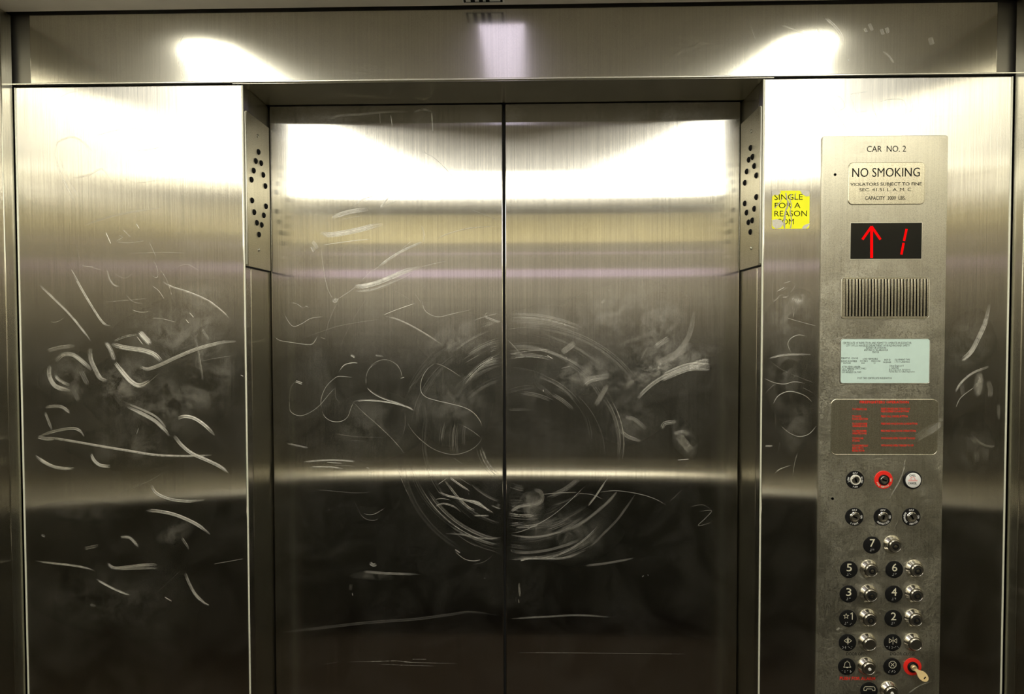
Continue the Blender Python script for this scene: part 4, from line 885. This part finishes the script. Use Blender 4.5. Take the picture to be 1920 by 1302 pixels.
marker(1588.8, 1205.3, 'black disc with door open arrows', opn, [[1, 3, 5], [1, 2, 3], [1, 5], [3, 4]]); button(1626, 1204.5, 'door open button', 'plain')
marker(1673.3, 1205.3, 'black disc with door close arrows', cls, [[1, 4], [1, 2, 3], [1, 3, 5], [2, 4], [1, 5]]); button(1711, 1204.5, 'door close button', 'plain')
marker(1587.6, 1250.4, 'black disc with a bell', bell, [[1], [1, 2, 3], [1], [1, 2, 3, 5]]); button(1624.5, 1249.5, 'alarm button with a white dot', 'dot')
marker(1672.5, 1250.4, 'black disc with a cross in an octagon', octx, [[2, 3, 4], [2, 3, 4, 5], [1, 3, 5]])
marker(1629.2, 1295.5, 'black disc with a telephone handset', phone, [[1, 2, 3, 4], [1, 2, 5], [1, 3, 5]]); button(1666.3, 1294.5, 'telephone button with a white dot', 'dot')
b = MB(); pxt(b, 'DOOR OPEN', 1587, 1626, 1224, 1229.3, YF-.0002, bold=.005); tag(b.build('door_open_lettering', M['ink'], cop), 'worn black lettering')
b = MB(); pxt(b, 'DOOR CLOSE', 1669, 1716, 1224, 1229.3, YF-.0002, bold=.005)
tag(b.build('door_close_lettering', M['ink'], cop), 'worn black lettering')
b = MB(); pxt(b, 'PUSH FOR ALARM', 1574.5, 1641, 1270, 1275.4, YF-.0002, bold=.02); tag(b.build('alarm_lettering', M['redink'], cop), 'red lettering')
# stop switch with the key in it
q = at(1710.4, 1250.4, YF)
b = MB(); b.lathe(q, [(R16, 0), (R16, .0012), (R16-.001, .0016), (.001, .0016)], seg=48); k = tag(b.build('key_switch', M['red'], cop), 'red ringed stop key switch')
b = MB(); b.lathe(q, [(.0108, .001), (.0108, .0034), (.0098, .0044), (.0070, .0044), (.001, .0040)], seg=40); b.build('collar', M['black'], k)
key = thing('key', 'brass key left in the red stop switch', 'key', q)
b = MB(); b.lathe(Vector(q)+Vector((-.001, -.0045, .001)), [(.0056, 0), (.0056, .0050), (.0048, .0060), (.001, .0060)], seg=24); b.build('barrel', M['brass'], key)
# blade and bow: flat, leaning down and to the right out of the lock
O = Vector(q)+Vector((-.001, -.009, .001)); D = Vector((.62, -.38, -.60)).normalized(); U = D.cross(Vector((.2, -1, .1))).normalized(); Wn = D.cross(U).normalized()
b = MB()
prof = [(0, .0030), (.003, .0034), (.006, .0034), (.009, .0050), (.013, .0078), (.018, .0088), (.023, .0080), (.027, .0055), (.029, .0025)]
out_ = [(l, w_) for l, w_ in prof]+[(l, -w_) for l, w_ in reversed(prof)]
hole = [(.023+.0014*math.cos(a)*1.4, .0026*math.sin(a)*1.2) for a in [2*PI*i/12 for i in range(12)]]
vs = []
for sd in (-.0009, .0009): vs += [O+D*l+U*w_+Wn*sd for l, w_ in out_]
n_ = len(out_); fs = []
half = len(prof)
for i in range(half-1):
    if not (0): fs.append((i, i+1, n_-2-i, n_-1-i)); fs.append((n_+i, n_+n_-1-i, n_+n_-2-i, n_+i+1))
for i in range(n_): fs.append((i, (i+1) % n_, n_+(i+1) % n_, n_+i))
b.add(vs, fs); b.build('bow', M['brass'], key)
b = MB()
for sd in (-.0011, .0011):
    c_ = O+D*.0225+Wn*sd; b.add([c_+U*.0028+D*.001, c_+U*.0028-D*.001, c_-U*.0028-D*.001, c_-U*.0028+D*.001], [(0, 1, 2, 3)])
b.build('key_hole', M['void'], key)

# ------------------------------------------------------------------ marker scrawl on the ceiling
za_ = CEIL-.0006
t = thing('ceiling_sticker', 'white sticker with black lettering on the ceiling edge', 'sticker', atZ(908, 3, CEIL))
a = atZ(868, 5.6, za_); c = atZ(946, 4.6, za_)
b = MB(); b.box(a.x, c.x, a.y-.06, a.y, za_, CEIL-.0001); b.build('paper', M['white'], t)
b = MB()
for i, (u0, u1) in enumerate(((.05, .22), (.27, .42), (.46, .58), (.62, .93))):
    xa_ = a.x+(c.x-a.x)*u0; xb_ = a.x+(c.x-a.x)*u1; y_ = a.y-.003
    for (p0, p1) in (((xa_, y_), (xb_, y_)), ((xa_, y_), (xa_, y_-.04)), ((xb_, y_), (xb_, y_-.04))):
        w_ = .0022; x0_, x1_ = sorted((p0[0], p1[0])); y0_, y1_ = sorted((p0[1], p1[1]))
        b.box(x0_-w_, x1_+w_, y0_-w_/2, y1_+w_/2, za_-.0004, za_-.0001)
b.build('lettering', M['ink'], t)

# ------------------------------------------------------------------ light, colour
w = bpy.data.worlds.new('world'); bpy.context.scene.world = w; w.use_nodes = True
w.node_tree.nodes['Background'].inputs[0].default_value = (0, 0, 0, 1)
S = bpy.context.scene
S.view_settings.view_transform = 'Standard'; S.view_settings.look = 'None'; S.view_settings.exposure = 0.0; S.view_settings.gamma = 1.0
S.view_settings.use_curve_mapping = False
S.cycles.max_bounces = 10; S.cycles.glossy_bounces = 6; S.cycles.transparent_max_bounces = 24; S.cycles.sample_clamp_indirect = 6
S.cycles.use_denoising = True
